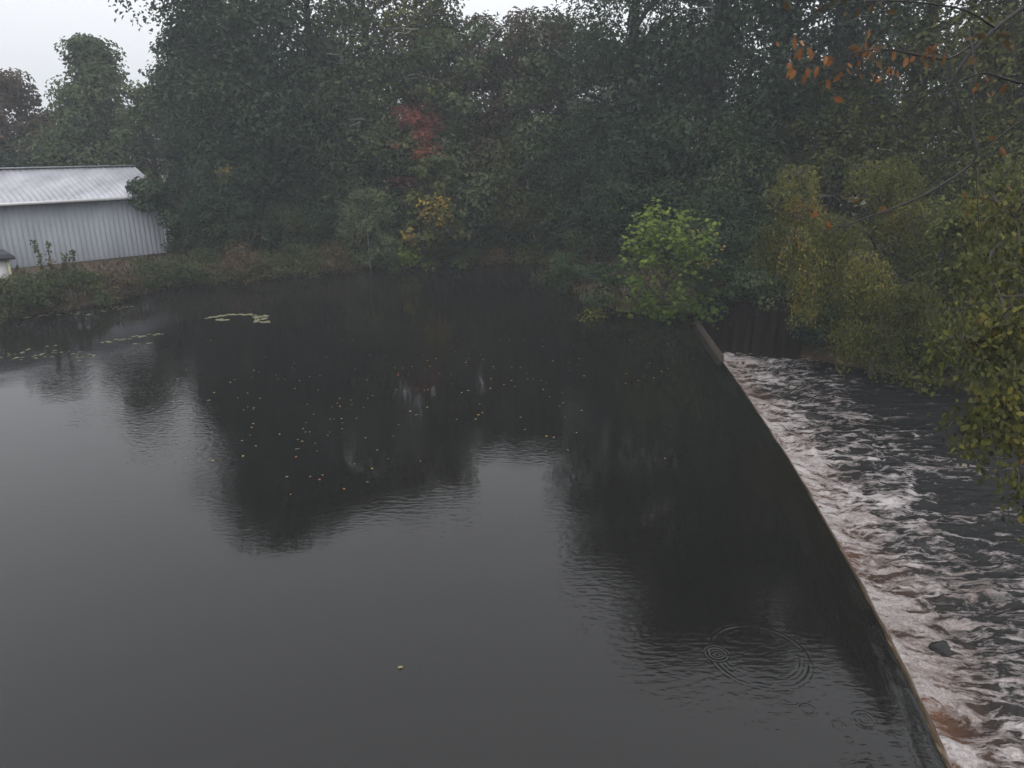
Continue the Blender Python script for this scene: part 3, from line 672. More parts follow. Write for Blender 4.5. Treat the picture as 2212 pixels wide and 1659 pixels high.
for i, (u, y, h, r, zb, mt, lb) in enumerate([(1560, 28.0, 1.7, 1.1, .5, 'dark', 'dark shrub hanging over the top of the sheet piles beside the sapling'), (1640, 28.0, 1.9, 1.2, .5, 'grey', 'grey green shrub hanging over the middle of the sheet piles'), (1715, 27.6, 2.0, 1.2, .3, 'dark', 'dark shrub at the river end of the sheet piles'),
        (1780, 26.4, 2.0, 1.3, -.9, 'dark', 'dark shrub on the river bank behind the birch trunk'), (1860, 25.8, 2.0, 1.4, -.9, 'shrub', 'shrub on the river bank in the shade of the birch'), (1960, 25.2, 2.0, 1.4, -.9, 'dark', 'dark shrub on the river bank past the birch'), (2060, 24.2, 2.0, 1.3, -.9, 'dark', 'dark bank shrub beyond the coarse leaved tree')]):
    x = X(u, y, zb); tree('bank_shrub', lb, 'shrub', x, y, zb + h, r, mt, 160 + i, n=2600, leaf=.13, base=.0, shape='bush', clumps=34, cr=r * .36, group=SH, limbs=12, trunk=.03, zb=zb)
for i, (u, vb, h, r, mt, lb) in enumerate([(432, 576, 2.0, 1.2, 'dark', 'tall dark shrub standing right of the shed corner'), (470, 572, 2.2, 1.3, 'shrub', 'tall shrub left of the big dark trunk'), (545, 570, 2.4, 1.4, 'dark', 'tall dark shrub before the big dark trunk'), (620, 566, 2.4, 1.4, 'shrub', 'tall shrub behind the trailing shrub of the orange spray'),
        (700, 562, 2.6, 1.4, 'dark', 'tall dark shrub beside the pale thin stemmed shrub'), (1020, 550, 2.4, 1.4, 'dark', 'tall dark shrub beside the yellow maple'), (1090, 546, 2.2, 1.5, 'dark', 'tall dark shrub at the back of the recess'), (1160, 545, 2.4, 1.5, 'dark', 'tall dark shrub closing the recess under the bare limbs'), (870, 556, 2.8, 1.4, 'dark', 'tall dark shrub between the pale shrub and the yellow maple')]):
    S_(u, vb, h, r, mt, 180 + i, lb, n=2800, leaf=.15)
S_(800, 568, 3.6, 1.35, 'grey', 140, 'pale grey green shrub with thin whitish stems on the far bank', n=5600, leaf=.15, bark='pale_bark', tone=(.45, 1), name='tall_shrub')
S_(1275, 672, 1.05, .95, 'birch', 141, 'olive bush with red tips touching the water beside the sapling', n=1500, leaf=.14, extra=[('red', (.45, -.5, .3), (.55, .3, .25), 90, .15), ('orange', (-.2, -.5, .8), (.4, .3, .2), 40, .15)])
S_(1215, 592, 1.3, 1.2, 'shrub', 142, 'small shrub at the inner corner of the pond')
tree('yellow_maple', 'young maple with yellow upper leaves and green lower ones on the far bank', 'tree', *P(935, 566, .3), 5.8, 1.8, 'yellow', 143, n=2600, leaf=.24, base=.05, shape='bush', clumps=36, cr=.45, limbs=16, trunk=.06, tone=(0, .55), aspect=.8,
     extra=[('yellow', (.3, -1.3, 4.2), (1.1, .5, .9), 210, .27), ('yellow', (-1.1, -1.3, 2.9), (.6, .3, .5), 90, .27), ('lime', (-1.1, -1.0, 2.0), (.7, .4, .6), 160, .24)])

# tall leafy weeds in front of the shed wall
for i, (u, vt, vb, lb) in enumerate([(108, 518, 640, 'tall thin leafy weed leaning left before the shed wall'), (122, 522, 640, 'tall upright leafy weed before the shed wall'), (150, 545, 636, 'short forked leafy weed before the shed wall'), (165, 540, 630, 'dark thin weed stem beside the forked one')]):
    x, y = P(u, vb, .4); g = G(x, y); top = Z(vt, y); rng = np.random.default_rng(200 + i)
    th = thing('tall_weed', lb, 'weed', (x, y, g), 'tall weeds before the shed')
    H = top - g; k = 110; tt = rng.uniform(.25, 1, k); lx = -.22 if i == 0 else .05 * i
    c = np.stack([lx * tt ** 2 + rng.normal(0, .06, k), rng.normal(0, .06, k), tt * H], 1)
    lv, lf = leaf_cards(c, rng.normal(0, 1, (k, 3)) + np.array([0, -.5, .5]),   .17 * rng.uniform(.6, 1.2, k), .5, rng)
    q = rng.uniform(.4, 1, k); mesh('leaf_spray', lv, lf, M['shrub'], th, attrs={'tone': ('FACE', np.concatenate([q, q]))})
    T = Tubes(); tz = np.linspace(0, 1, 7); T.add(np.stack([lx * tz ** 2, 0 * tz, tz * H * 1.0 - .05], 1), np.linspace(.018, .005, 7), 5); T.build('stem', M['bark'], th)

# ------------------------------------------------------------------ bright maple sapling by the weir end
def lobed_leaf():
    pts = []
    for k, (a, r_) in enumerate([(-90, .10), (-60, .42), (-38, .30), (-8, .78), (18, .46), (48, .86), (68, .52), (90, 1.0), (112, .52), (132, .86), (162, .46), (188, .78), (218, .30), (240, .42)]):
        pts.append((math.cos(R(a)) * r_, math.sin(R(a)) * r_))
    return np.array(pts)
LOBE = lobed_leaf() * .5
def lobed_cards(c, nrm, tip, size, rng):
    n = len(c); nrm = norm(nrm); tp = norm(tip - (tip * nrm).sum(1, keepdims=True) * nrm); b = np.cross(tp, nrm)
    k = len(LOBE)
    q = LOBE[None] * size[:, None, None]
    rad = np.linalg.norm(LOBE, axis=1)[None] * size[:, None]
    v = c[:, None, :] + q[..., :1] * b[:, None, :] + q[..., 1:2] * tp[:, None, :] - (rad ** 2 / size[:, None] * .7)[..., None] * nrm[:, None, :]
    v = np.concatenate([c[:, None, :], v], 1); i = np.arange(n)[:, None] * (k + 1)
    f = np.stack([np.stack([i[:, 0], i[:, 0] + 1 + j, i[:, 0] + 1 + (j + 1) % k], 1) for j in range(k)], 0).reshape(-1, 3)
    return v.reshape(-1, 3), f, k
rng = np.random.default_rng(300)
mx_, my_ = P(1440, 694, -.05); my_ += .5
sap = thing('maple_sapling', 'bright green maple sapling overhanging the far end of the weir', 'tree', (mx_, my_, G(mx_, my_)))
T = Tubes(); tips = []
for k in range(54):
    a = rng.uniform(0, 2 * math.pi); hz = rng.uniform(.25, 4.1); rr = 2.25 * math.sqrt(max(.12, 1 - ((hz - 1.5) / 2.9) ** 2)) * rng.uniform(.45, 1.05)
    e = np.array([math.cos(a) * rr - .1, math.sin(a) * rr * .8 - .25, hz]); s = np.array([0, 0, max(.2, hz - .9 * rr)])
    T.add(curve(s, e, rng, .1, 6), np.linspace(.025, .007, 6), 5); tips.append((s, e))
for e in ((2.1, -.3, .9), (2.4, -.5, .45), (1.9, -.7, .1), (2.7, -.3, .55), (1.5, -.8, .1), (2.2, -.5, 1.3), (2.1, -.3, .55), (1.7, -.5, .35), (2.5, -.1, .7), (.6, -.7, -.1), (-.5, -.8, .0), (-.6, -.1, 4.4), (.55, -.1, 3.9), (1.2, -.2, 2.9)):
    e = np.array(e); s = np.array([0, 0, .6 if e[2] < 2 else e[2] - 1.2]); T.add(curve(s, e, rng, .08, 6), np.linspace(.025, .007, 6), 5); tips.append((s, e))
T.build('limb', M['bark'], sap)
T = Tubes(); tz = np.linspace(-.6, 3.5, 8); T.add(np.stack([rng.normal(0, .03, 8), rng.normal(0, .03, 8), tz], 1), np.linspace(.09, .02, 8), 8); T.build('trunk', M['bark'], sap)
cs = []
for (s, e) in tips:
    for _ in range(30):
        f_ = rng.uniform(.35, 1.08); cs.append(s + (e - s) * f_ + rng.normal(0, .20, 3) * np.array([1, 1, .7]))
cs = np.array(cs); n = len(cs)
tipd = np.stack([cs[:, 0] * .5 + rng.normal(0, .5, n), cs[:, 1] * .5 - .3 + rng.normal(0, .5, n), rng.uniform(-1.1, -.1, n)], 1)
nr_ = np.stack([rng.normal(0, .45, n), rng.normal(-.35, .45, n), np.ones(n)], 1); sz_ = .27 * rng.uniform(.6, 1.2, n)
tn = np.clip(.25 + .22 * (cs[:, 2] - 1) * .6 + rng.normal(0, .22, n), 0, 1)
um = unit_leaves(M['lime'], lambda q: lobed_cards(np.zeros((1, 3)), np.array([[0, 0, 1.]]), np.array([[0, 1., 0]]), np.ones(1), q))
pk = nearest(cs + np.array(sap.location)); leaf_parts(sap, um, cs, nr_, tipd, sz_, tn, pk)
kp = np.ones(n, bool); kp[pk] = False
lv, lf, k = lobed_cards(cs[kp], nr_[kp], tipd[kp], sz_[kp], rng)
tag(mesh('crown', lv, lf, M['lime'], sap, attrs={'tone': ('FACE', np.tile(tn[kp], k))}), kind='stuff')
n = 26; c = np.array([1.35, -.5, 2.4]) + rng.normal(0, 1, (n, 3)) * np.array([.35, .2, .45])
lv, lf, k = lobed_cards(c, np.stack([rng.normal(0, .4, n), rng.normal(-.4, .4, n), np.ones(n)], 1), rng.normal(0, 1, (n, 3)) + np.array([0, 0, -.6]), .24 * rng.uniform(.6, 1.2, n), rng)
mesh('colored_spray', lv, lf, M['yellow'], sap, attrs={'tone': ('FACE', np.tile(rng.uniform(.5, 1, n), k))})

# ------------------------------------------------------------------ drooping small-leaved birches over the river
def weeping(name, label, x, y, zb, lobes, mt, seed, leaf, per, stem_to=None, bark='bark', aspect=.55, group=None, droop=1.0, oval=False):
    """lobes: (x, y, z, r, how many strands, strand length) in world metres"""
    rng = np.random.default_rng(seed); th = thing(name, label, 'tree', (x, y, zb), group); o = np.array([x, y, zb])
    cs, tn, T, L_ = [], [], Tubes(), Tubes()
    tops = max(l[2] for l in lobes) - zb
    tz = np.linspace(-.4, 1, 8); T.add(np.stack([np.zeros(8), np.zeros(8), tz * tops * .9], 1) + rng.normal(0, .04, (8, 3)), np.linspace(.16, .04, 8), 8); T.build('trunk', M[bark], th)
    for (lx, ly, lz, r, ns, sl) in lobes:
        c0 = np.array([lx, ly, lz]) - o
        L_.add(curve([0, 0, max(.3, c0[2] * .75 - .2 * math.hypot(c0[0], c0[1]))], c0, rng, .14, 8, .12), np.linspace(.05, .016, 8), 6)
    fine_ = [(lx, ly, lz, lx + rng.normal(0, r * .45), ly + rng.normal(0, r * .45), lz + rng.normal(0, r * .35), r * .52, max(4, int(ns * .36)), sl * .9) for (lx, ly, lz, r, ns, sl) in lobes for _ in range(3)]
    for (ox, oy, oz, lx, ly, lz, r, ns, sl) in fine_:
        lt = rng.normal(.48, .17)
        c0 = np.array([lx, ly, lz]) - o
        L_.add(curve(np.array([ox, oy, oz]) - o, c0, rng, .1, 5), np.linspace(.016, .008, 5), 5)
        for _ in range(ns):
            dv = rng.normal(0, 1, 3); dv /= np.linalg.norm(dv); dv[2] = abs(dv[2]) * .75 - .15
            p0 = c0 + dv * r * rng.uniform(.55, 1.0); ln = sl * rng.uniform(.5, 1.2); m_ = per
            tt = rng.random(m_); out_ = dv * np.array([1, 1, 0])
            q = p0 + out_ * (tt[:, None] * ln * .35) + np.stack([0 * tt, 0 * tt, -tt ** 1.3 * ln * droop], 1) + rng.normal(0, .055 + leaf * .5, (m_, 3))
            cs.append(q); tn.append(np.clip(rng.normal(lt, .10) + rng.normal(0, .16, m_), 0, 1))
            if rng.random() < .35: L_.add(np.stack([c0, (c0 + p0) / 2 + [0, 0, .1], p0, p0 + out_ * ln * .2 + [0, 0, -ln * .5 * droop]]), [.014, .01, .008, .004], 4)
    cs = np.concatenate(cs); tn = np.concatenate(tn); n = len(cs)
    td = np.stack([rng.normal(0, .4, n), rng.normal(0, .4, n), -np.ones(n)], 1)
    nr = np.stack([rng.normal(0, .7, n), rng.normal(-.5, .6, n), rng.normal(.5, .4, n)], 1); sz = leaf * rng.uniform(.6, 1.25, n); k = 2
    crown_kind = None
    if oval:
        um = unit_leaves(M[mt], lambda q: oval_cards(np.zeros((1, 3)), np.array([[0, 0, 1.]]), np.ones(1), aspect, q, np.array([[0, 1., 0]])))
        vis = np.where(((cs + o)[:, 0] / ((cs + o)[:, 1] * CP - ((cs + o)[:, 2] - CAM_H) * SP)) < .70)[0]
        pk = vis[nearest((cs + o)[vis])]; leaf_parts(th, um, cs, nr, td, sz, tn, pk)
        kp = np.ones(n, bool); kp[pk] = False; cs, nr, sz, td, tn = cs[kp], nr[kp], sz[kp], td[kp], tn[kp]; crown_kind = 'stuff'
        lv, lf, k = oval_cards(cs, nr, sz, aspect, rng, td)
    else: lv, lf = leaf_cards(cs, nr, sz, aspect, rng, td)
    tag(mesh('crown', lv, lf, M[mt], th, attrs={'tone': ('FACE', np.tile(tn, k))}), kind=crown_kind); L_.build('limb', M[bark], th)
    return th
def W(u, v, y): z = Z(v, y); return (X(u, y, z), y, z)
lob = []
for (u, v, y, r, ns, sl) in [(1740, 420, 22, 1.1, 70, 1.0), (1700, 500, 21.5, 1.0, 70, .9), (1820, 470, 21.5, 1.3, 90, 1.1), (1900, 420, 22, 1.2, 80, 1.0), (1960, 500, 21.5, 1.2, 80, 1.1), (2010, 440, 22.5, 1.0, 60, 1.0), (1830, 570, 20.8, 1.0, 70, 1.2), (1930, 600, 20.3, 1.0, 80, 1.3), (1790, 620, 20.6, .7, 46, 1.0), (1900, 660, 20, .9, 70, 1.2), (1960, 640, 20, .7, 56, 1.2), (1870, 715, 19.6, .65, 46, 1.0), (1770, 560, 21, .8, 50, .9), (1665, 540, 22, .6, 30, .7), (1760, 655, 20.6, .4, 18, .7)]:
    lob.append((*W(u, v, y), r, ns, sl))
bx_, by_ = X(1900, 24.6, 1), 24.6
weeping('birch_tree', 'drooping olive birch hanging over the foam where the river bends', bx_, by_, G(bx_, by_), lob, 'birch', 400, .088, 36)
# near tree on the river side, coarser leaves
lob = []
for (u, v, y, r, ns, sl) in [(2200, 540, 10, .8, 44, .6), (2160, 640, 9.6, .5, 34, .6), (2215, 700, 9.2, .6, 40, .7), (2150, 730, 9.4, .35, 22, .5), (2205, 830, 8.8, .5, 32, .7), (2165, 860, 9.0, .35, 20, .6), (2160, 940, 8.6, .3, 6, .4), (2235, 950, 8.4, .4, 12, .5), (2120, 905, 8.8, .22, 4, .3), (2225, 1060, 8.0, .3, 6, .4), (2190, 440, 11, .8, 34, .8), (2260, 620, 9.5, .9, 40, .8), (2290, 850, 8.6, .8, 40, .8)]:
    lob.append((*W(u, v, y), r, ns, sl))
lob += [(9.6, 8.6, 2.6, 1.1, 46, .9), (10.6, 7.4, 3.6, 1.2, 46, .9), (9.4, 9.6, 4.2, 1.1, 40, .9), (11.6, 9.0, 4.6, 1.3, 46, .9), (10.4, 9.2, 1.2, .8, 30, .8), (12.2, 7.6, 2.4, 1.1, 40, .9)]      # its body, over the bank
weeping('riverside_tree', 'coarse leaved olive tree leaning in over the white water at the frame edge', 11.2, 8.2, G(11.2, 8.2), lob, 'near', 401, .086, 17, aspect=.62, droop=.9, oval=True)
lob = []
for (u, v, y, r, ns, sl) in [(2080, 470, 17, .9, 46, .8), (2110, 560, 16, .8, 44, .8), (2060, 600, 16.5, .5, 26, .7), (2150, 700, 15, .7, 40, .8), (2080, 690, 15.5, .35, 18, .6), (2180, 400, 17, 1.0, 44, .8), (2190, 800, 14, .6, 24, .6)]:
    lob.append((*W(u, v, y), r, ns, sl))
weeping('hanging_alder', 'dark olive tree between the drooping birch and the coarse leaved tree', X(2330, 16, 0), 16, G(X(2330, 16, 0), 16), lob, 'olive', 402, .11, 22, droop=.7, oval=True, aspect=.6)

# ------------------------------------------------------------------ overhanging branch with hanging orange leaves, near the lens
ov = thing('overhanging_tree', 'leaning tree trailing thin boughs with orange hanging leaves over the water', 'tree', (8.6, 2.4, G(8.6, 2.4)))
og = np.array(ov.location)
rng = np.random.default_rng(500)
def W3(u, v, y): return np.array(W(u, v, y)) - og
T = Tubes(); tz = np.linspace(-.4, 11.5, 8); T.add(np.stack([-.10 * tz, .12 * tz, tz], 1), np.linspace(.2, .06, 8), 9); T.build('trunk', M['twig'], ov)
boughs = [[(2420, -160, 5.6), (2260, -20, 5.5), (2150, 60, 5.4), (2090, 120, 5.3), (2060, 165, 5.25), (2030, 215, 5.2)],
          [(2110, 90, 5.35), (2050, 130, 5.2), (1990, 120, 5.1), (1920, 105, 5.0), (1860, 110, 4.95), (1810, 125, 4.9), (1745, 140, 4.85)],
          [(2090, 60, 5.4), (2105, 130, 5.2), (2103, 200, 5.1), (2100, 280, 5.0), (2080, 330, 5.0), (2030, 390, 4.95), (1975, 425, 4.9)],
          [(2100, 280, 5.0), (2112, 325, 4.9), (2105, 350, 4.9), (2065, 380, 4.85), (2000, 420, 4.8), (1930, 450, 4.75), (1870, 470, 4.7), (1820, 490, 4.7)],
          [(2108, 350, 4.9), (2110, 400, 4.85), (2113, 460, 4.8), (2117, 530, 4.8)],
          [(2330, 165, 5.0), (2230, 185, 5.0), (2170, 170, 5.0), (2130, 155, 5.0), (2090, 165, 5.0), (2050, 195, 5.0), (2010, 205, 5.0)],
          [(2330, 180, 4.9), (2250, 235, 4.9), (2190, 270, 4.9), (2130, 320, 4.9), (2090, 355, 4.9)],
          [(2210, 262, 4.9), (2170, 305, 4.9), (2130, 345, 4.9)],
          [(2150, 60, 5.4), (2090, 20, 5.3), (2000, 5, 5.2), (1900, 0, 5.1), (1800, 10, 5.0), (1720, 18, 5.0)]]
for i, bpts in enumerate(boughs):
    pts = np.array([W3(*q) for q in bpts])
    tt = np.linspace(0, len(pts) - 1, (len(pts) - 1) * 3 + 1); pts = np.stack([np.interp(tt, np.arange(len(pts)), pts[:, k]) for k in range(3)], 1)
    pts[1:-1] = (pts[:-2] + pts[1:-1] * 2 + pts[2:]) / 4
    r0 = (.018, .008, .008, .010, .005, .010, .008, .005, .007)[i]
    T = Tubes(); T.add(pts, np.linspace(r0, r0 * .35, len(pts)), 6); T.build('bough', M['twig'], ov)
pts = np.array([[-1.0, 1.2, 10.5], *[W3(*boughs[0][0])]]); T = Tubes(); T.add(curve(pts[0], pts[1], rng, .05, 7), np.linspace(.06, .026, 7), 6); T.build('bough', M['twig'], ov)
pts = np.array([[-.9, 1.0, 9.0], *[W3(*boughs[5][0])]]); T = Tubes(); T.add(curve(pts[0], pts[1], rng, .05, 7), np.linspace(.05, .014, 7), 6); T.add(curve(W3(*boughs[5][0]), W3(*boughs[6][0]), rng, 0, 4), np.linspace(.013, .01, 4), 6); T.build('bough', M['twig'], ov)
def hang_leaf(tone_, seed):
    """one oval leaf hanging from its stalk at the origin, cupped along the midrib"""
    r_ = np.random.default_rng(seed); pr = [(.0, .0), (.18, .20), (.42, .29), (.68, .22), (.88, .10), (1.0, 0)]
    v, f = [], []
    for s, w_ in pr:
        y0 = .10 * math.sin(s * 2.6)
        v += [(-w_, y0 - w_ * .35, -s - .12), (0, y0, -s - .12), (w_, y0 - w_ * .3, -s - .12 + r_.uniform(-.02, .02))]
    for i in range(len(pr) - 1):
        a = i * 3; f += [(a, a + 1, a + 4, a + 3), (a + 1, a + 2, a + 5, a + 4)]
    v += [(-.012, 0, 0), (.012, 0, 0), (.012, .02, -.14), (-.012, .02, -.14)]; q = len(v) - 4; f += [(q, q + 1, q + 2, q + 3)]
    return mesh('leaf', v, f, M['orange'], link=False, smooth=True, attrs={'tone': ('FACE', np.full(len(f), tone_))})
LM = [hang_leaf(t_, 600 + i) for i, t_ in enumerate((.02, .15, .3, .45, .6, .7, .8, .9, 1.0))]
spots = []
for (u, v, n_, su, sv, t0, t1) in [(1745, 128, 12, 26, 16, 4, 9), (1790, 140, 9, 26, 18, 3, 8), (1720, 155, 4, 12, 12, 5, 9), (1860, 150, 8, 24, 22, 2, 7), (1910, 105, 9, 22, 20, 2, 8), (1925, 170, 5, 16, 14, 3, 8), (1750, 20, 7, 60, 12, 0, 3), (1870, 25, 6, 60, 12, 0, 3), (2050, 40, 4, 50, 18, 0, 3), (1990, 110, 4, 14, 14, 3, 7),
                                   (1865, 440, 2, 14, 6, 1, 4), (1905, 450, 2, 8, 6, 2, 8), (1790, 500, 3, 20, 8, 3, 8), (2010, 130, 4, 20, 14, 3, 6), (2150, 110, 4, 30, 16, 1, 5), (2190, 200, 6, 40, 20, 1, 6), (1765, 470, 1, 3, 3, 6, 7), (2120, 190, 3, 12, 10, 4, 8), (2180, 80, 4, 30, 14, 0, 3), (2170, 300, 4, 24, 16, 1, 5)]:
    for _ in range(n_): spots.append((u + rng.normal(0, su), v + rng.normal(0, sv), int(rng.integers(t0, t1))))
spots += [(1772, 190, 1), (1800, 222, 6)]
for (u, v, k) in spots:
    y = 4.95 + rng.normal(0, .12); p_ = W3(u, v - 14, y); s = rng.uniform(.045, .078)
    obj('leaf', LM[k], ov, p_, (rng.normal(0, .5), rng.normal(0, .55), rng.uniform(0, 6.28)), (s * rng.uniform(.7, 1.1), s * rng.uniform(.8, 2.2), s * rng.uniform(.8, 1.1)))
# twigs that carry the clusters
for (a, b_) in [((1745, 140), (1715, 150)), ((1810, 122), (1800, 165)), ((1770, 132), (1770, 175)), ((1860, 108), (1862, 160)), ((1920, 104), (1925, 165)), ((1880, 466), (1850, 440)), ((1930, 450), (1905, 470)), ((1822, 488), (1772, 500)), ((1780, 10), (1745, 40)), ((1870, 2), (1860, 40)), ((2150, 160), (2150, 120)), ((2190, 178), (2192, 215))]:
    T = Tubes(); T.add(curve(W3(*a, 4.95), W3(*b_, 4.93), rng, .05, 5), np.linspace(.005, .003, 5), 4); T.build('twig', M['twig'], ov)

# ------------------------------------------------------------------ lily pads and floating leaves
def pad_mesh(tone_, seed):
    r_ = np.random.default_rng(seed); k = 14; a = np.linspace(R(14), R(346), k)
    rr = 1 + r_.normal(0, .03, k); rim = r_.uniform(.0, .06, k)
    top = [(0, 0, .012)] + [(math.cos(q) * p_, math.sin(q) * p_, .012 + h_) for q, p_, h_ in zip(a, rr, rim)]
    bot = [(x, y, z - .012) for x, y, z in top]
    f = [(0, i, i + 1) for i in range(1, k)] + [(k + 1, k + 1 + i + 1, k + 1 + i) for i in range(1, k)]
    f += [(i, k + 1 + i, k + 2 + i, i + 1) for i in range(1, k)] + [(0, k + 1, k + 2, 1), (k, 2 * k + 1, k + 1, 0)]
    return mesh('lily_pad', top + bot, f, M['pad'], link=False, attrs={'tone': ('FACE', np.full(len(f), tone_))})
PM = [pad_mesh(t_, 700 + i) for i, t_ in enumerate((.05, .3, .5, .7, .85, 1.0))]
rng = np.random.default_rng(710)
def pad(u, v, s, k, label, group):
    x, y = P(u, v); s *= .72; o = obj('lily_pad', PM[k], None, (x, y, .004), (0, 0, rng.uniform(0, 6.28)), (s, s, s)); tag(o, label, 'lily pad', group)
pads = []
for i in range(24):
    q = i / 23; pads.append((446 + q * 120, 688 - 9 * math.sin(q * math.pi * .85) + rng.normal(0, .8)))
for i in range(9): pads.append((rng.uniform(470, 495), 690.5 + rng.normal(0, .8)))
for i in range(26): pads.append((rng.uniform(550, 580), rng.uniform(680, 696)))
for (u, v) in pads: pad(u, v, rng.uniform(.09, .16), int(rng.integers(2, 6)), 'yellow green lily pad in the crescent shaped raft on the open pond', 'lily pads of the crescent raft')
for _ in range(46):
    q = rng.random(); u = 10 + 200 * q + rng.normal(0, 14); pad(u, 768 - 8 * q + rng.normal(0, 7), rng.uniform(.05, .10), int(rng.integers(0, 4)), 'dull lily pad in the loose string of pads below the shrubby bank', 'lily pads strung below the bank')
for (u, v, n_) in [(335, 721, 9), (300, 727, 6), (270, 733, 5), (310, 742, 4), (235, 738, 3)]:
    for _ in range(n_): pad(u + rng.normal(0, 10), v + rng.normal(0, 1.2), rng.uniform(.07, .12), int(rng.integers(0, 5)), 'pale lily pad in the small patch out from the shed', 'lily pads out from the shed')
for _ in range(28):
    q = rng.random(); u = 50 + 240 * q; pad(u, 688 - 26 * q + rng.normal(0, 2.5), rng.uniform(.06, .12), int(rng.integers(0, 5)), 'lily pad lying close against the shrubby bank', 'lily pads against the bank')

def float_mesh(tone_, seed):
    r_ = np.random.default_rng(seed); pr = [(0, 0), (.2, .26), (.5, .36), (.8, .22), (1, 0)]; v, f = [], []
    for s, w_ in pr: v += [(s - .5, -w_, .02 + w_ * .35 * r_.uniform(.4, 1.2)), (s - .5, 0, .01), (s - .5, w_, .02 + w_ * .35 * r_.uniform(.4, 1.2))]
    for i in range(len(pr) - 1):
        a = i * 3; f += [(a, a + 3, a + 4, a + 1), (a + 1, a + 4, a + 5, a + 2)]
    return mesh('fallen_leaf', v, f, M['litter'], link=False, attrs={'tone': ('FACE', np.full(len(f), tone_))})
FM = [(float_mesh(.1, 720), 'small pale leaf floating on the dark pond', 'pale leaves floating on the pond'), (float_mesh(.4, 721), 'small tan leaf floating on the dark pond', 'tan leaves floating on the pond'),
      (float_mesh(.72, 722), 'small yellow leaf floating on the dark pond', 'yellow leaves floating on the pond'), (float_mesh(1., 723), 'small rusty leaf floating on the dark pond', 'rusty leaves floating on the pond')]
rng = np.random.default_rng(730)
fl = [(870, 795), (1008, 790), (1020, 745), (766, 1002), (804, 1012), (743, 1056), (690, 1036), (697, 1026), (628, 1068), (620, 1030), (908, 996), (1436, 990), (839, 991), (655, 926), (660, 933), (708, 940), (645, 969), (640, 987)]
fl = [(u, v) for u, v in fl]
for _ in range(22): fl.append((rng.normal(650, 120), rng.normal(890, 75)))
for _ in range(96): fl.append((rng.uniform(330, 1260), rng.normal(865, 75)))
for _ in range(24): fl.append((rng.normal(930, 80), rng.normal(800, 32)))
for _ in range(24): fl.append((rng.uniform(1000, 1480), rng.uniform(700, 860)))
for (cu, cv) in [(660, 930), (880, 880), (720, 900), (460, 880), (540, 940)]:
    for _ in range(3): fl.append((cu + rng.normal(0, 16), cv + rng.normal(0, 22)))
for (u, v) in fl:
    v = min(max(v, 735), 1090); x, y = P(u, v); k = int(rng.choice(4, p=[.34, .36, .2, .1])); s = rng.uniform(.038, .072)
    if u > 1450: continue
    o = obj('fallen_leaf', FM[k][0], None, (x, y, .003), (0, 0, rng.uniform(0, 6.28)), (s, s, s)); tag(o, FM[k][1], 'leaf', FM[k][2])
x, y = P(865, 1442); o = obj('fallen_leaf', FM[1][0], None, (x, y, .003), (0, 0, .4), (.075,) * 3); tag(o, 'lone pale leaf floating far out on the open grey reflection of the sky', 'leaf')

# ------------------------------------------------------------------ rocks and snag in the white water
def rock(x, y, z, s, seed, label):
    r_ = np.random.default_rng(seed); nu, nv = 9, 6
    th_ = np.linspace(0, 2 * np.pi, nu, endpoint=False); ph = np.linspace(.05, np.pi - .05, nv); A_, B_ = np.meshgrid(ph, th_, indexing='ij')
    dv = np.stack([np.sin(A_) * np.cos(B_), np.sin(A_) * np.sin(B_), np.cos(A_)], -1)
    k = .75 + .5 * np.abs(np.sin(dv @ r_.normal(0, 1.6, 3) + 1)) * .6 + .25 * np.maximum(dv @ (r_.normal(0, 1, 3)), 0)
    k = k * r_.uniform(.72, 1.18, k.shape)
    v = (dv * k[..., None] * np.array(s)).reshape(-1, 3)
    f = [(i * nu + j, i * nu + (j + 1) % nu, (i + 1) * nu + (j + 1) % nu, (i + 1) * nu + j) for i in range(nv - 1) for j in range(nu)]
    f += [tuple(range(nu))[::-1], tuple((nv - 1) * nu + j for j in range(nu))]
    o = mesh('rock', v, f, M['rock'], smooth=False); o.location = (x, y, z); tag(o, label, 'rock', 'wet rocks in the river')
for i, (u, v, s, lb) in enumerate([(1748, 905, (.42, .32, .20), 'broad dark rock splashed by foam half way along the weir'), (2030, 1405, (.26, .20, .22), 'wet black rock parting the foam low in the frame'), (1990, 1180, (.2, .2, .18), 'small dark rock amid the thickest white water')]):
    x, y = P(u, v, RIV_Z); rock(x, y, RIV_Z - .06, s, 800 + i, lb)
x, y = P(1718, 860, RIV_Z)
sn = thing('drift_branch', 'bare forked branch snagged in the foam below the weir', 'branch', (x, y, RIV_Z), rz=.3)
T = Tubes(); r_ = np.random.default_rng(820); T.add(curve((-1.0, -.1, -.1), (1.0, .2, .55), r_, .05, 8), np.linspace(.045, .015, 8), 6); T.build('stem', M['bark'], sn)
T = Tubes(); T.add(curve((.1, .05, .25), (.7, -.4, .7), r_, .05, 6), np.linspace(.02, .007, 6), 5); T.add(curve((-.3, 0, .1), (-.1, .3, .6), r_, .05, 6), np.linspace(.018, .006, 6), 5); T.build('fork', M['bark'], sn)

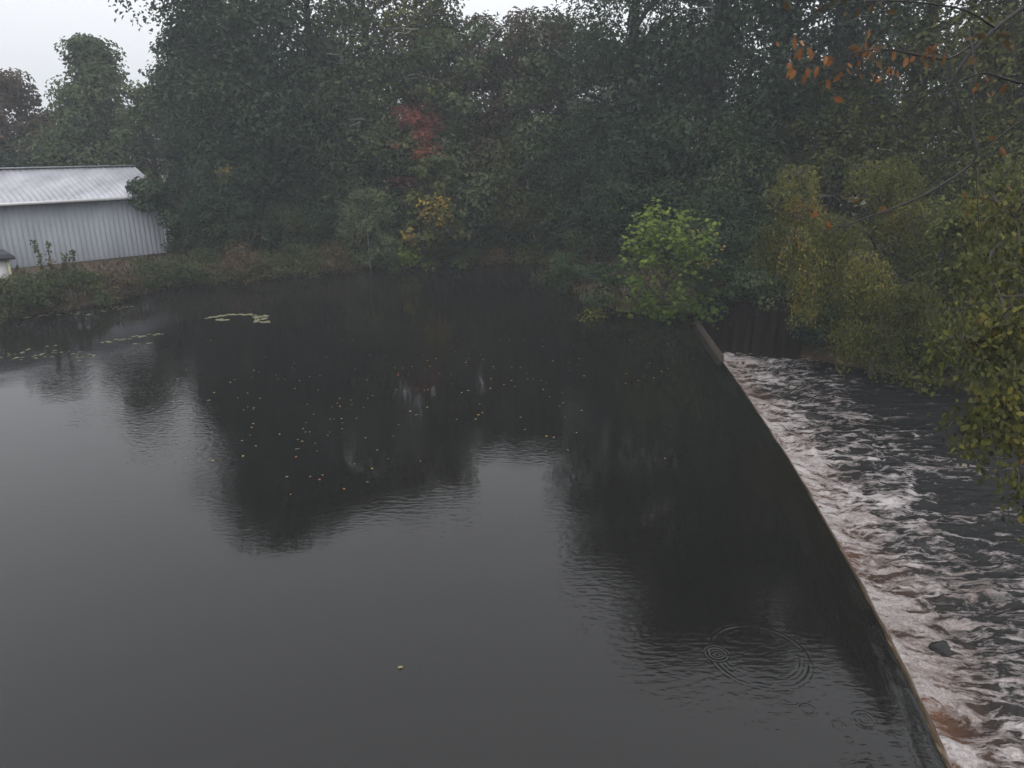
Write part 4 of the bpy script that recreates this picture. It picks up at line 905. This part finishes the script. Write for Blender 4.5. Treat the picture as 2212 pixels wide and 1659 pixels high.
# ------------------------------------------------------------------ ground cover: weeds, grass and reeds on the banks
rng = np.random.default_rng(900)
nn = 60000
cx_ = rng.uniform(-34, 26, nn); cy_ = rng.uniform(12, 60, nn)
dpp, drr = poly_sd(cx_, cy_, pond_poly), poly_sd(cx_, cy_, river_poly)
keep = (dpp > -.12) & (drr > .25) & (rng.random(nn) < np.where(dpp < 4, 1, .45))
lxy = np.stack([cx_ - A[0], cy_ - A[1]], 1); la = lxy @ d; lb_ = lxy @ np.array([-d[1], d[0]])
keep &= ~((la > -EXT - .3) & (la < SL + .3) & (lb_ > -.25) & (lb_ < W_ + .3))
keep &= fbm(cx_ * .5, cy_ * .5, 3) > np.where((lb_ > -4.5) & (la < SL + 1), .52, .34)
cx_, cy_ = cx_[keep], cy_[keep]; n = len(cx_)
hh = rng.uniform(.08, .42, n) * (.6 + .8 * fbm(cx_ * .8, cy_ * .8, 2)); cz = gz_at(cx_, cy_)
c = np.stack([cx_, cy_, cz + hh * .42], 1)
td = np.stack([rng.normal(0, .35, n), rng.normal(0, .35, n), np.ones(n)], 1)
lv, lf = leaf_cards(c, np.stack([rng.normal(0, 1, n), rng.normal(-.8, .6, n), rng.uniform(0, .6, n)], 1), hh, .34, rng, td)
tn = np.clip(fbm(cx_ * .4 + 3, cy_ * .4, 3) * 1.1 - .1 + rng.normal(0, .15, n), 0, 1)
tag(mesh('ground_cover', lv, lf, M['weed'], attrs={'tone': ('FACE', np.concatenate([tn, tn]))}), 'dry weeds and grass covering the banks', 'ground cover', kind='stuff')

# ------------------------------------------------------------------ haze: rain-damp air
m = bpy.data.materials.new('damp air'); m.use_nodes = True; t = m.node_tree; t.nodes.clear()
o_ = t.nodes.new('ShaderNodeOutputMaterial'); pv_ = t.nodes.new('ShaderNodeVolumePrincipled')
pv_.inputs['Color'].default_value = (.90, .95, 1, 1); pv_.inputs['Density'].default_value = .0018; pv_.inputs['Anisotropy'].default_value = .2
t.links.new(pv_.outputs[0], o_.inputs['Volume'])
hz = box('haze', (0, 0, 12.5), (720, 720, 31), m)
tag(hz, 'thin damp haze in the rainy air', 'haze', kind='stuff')
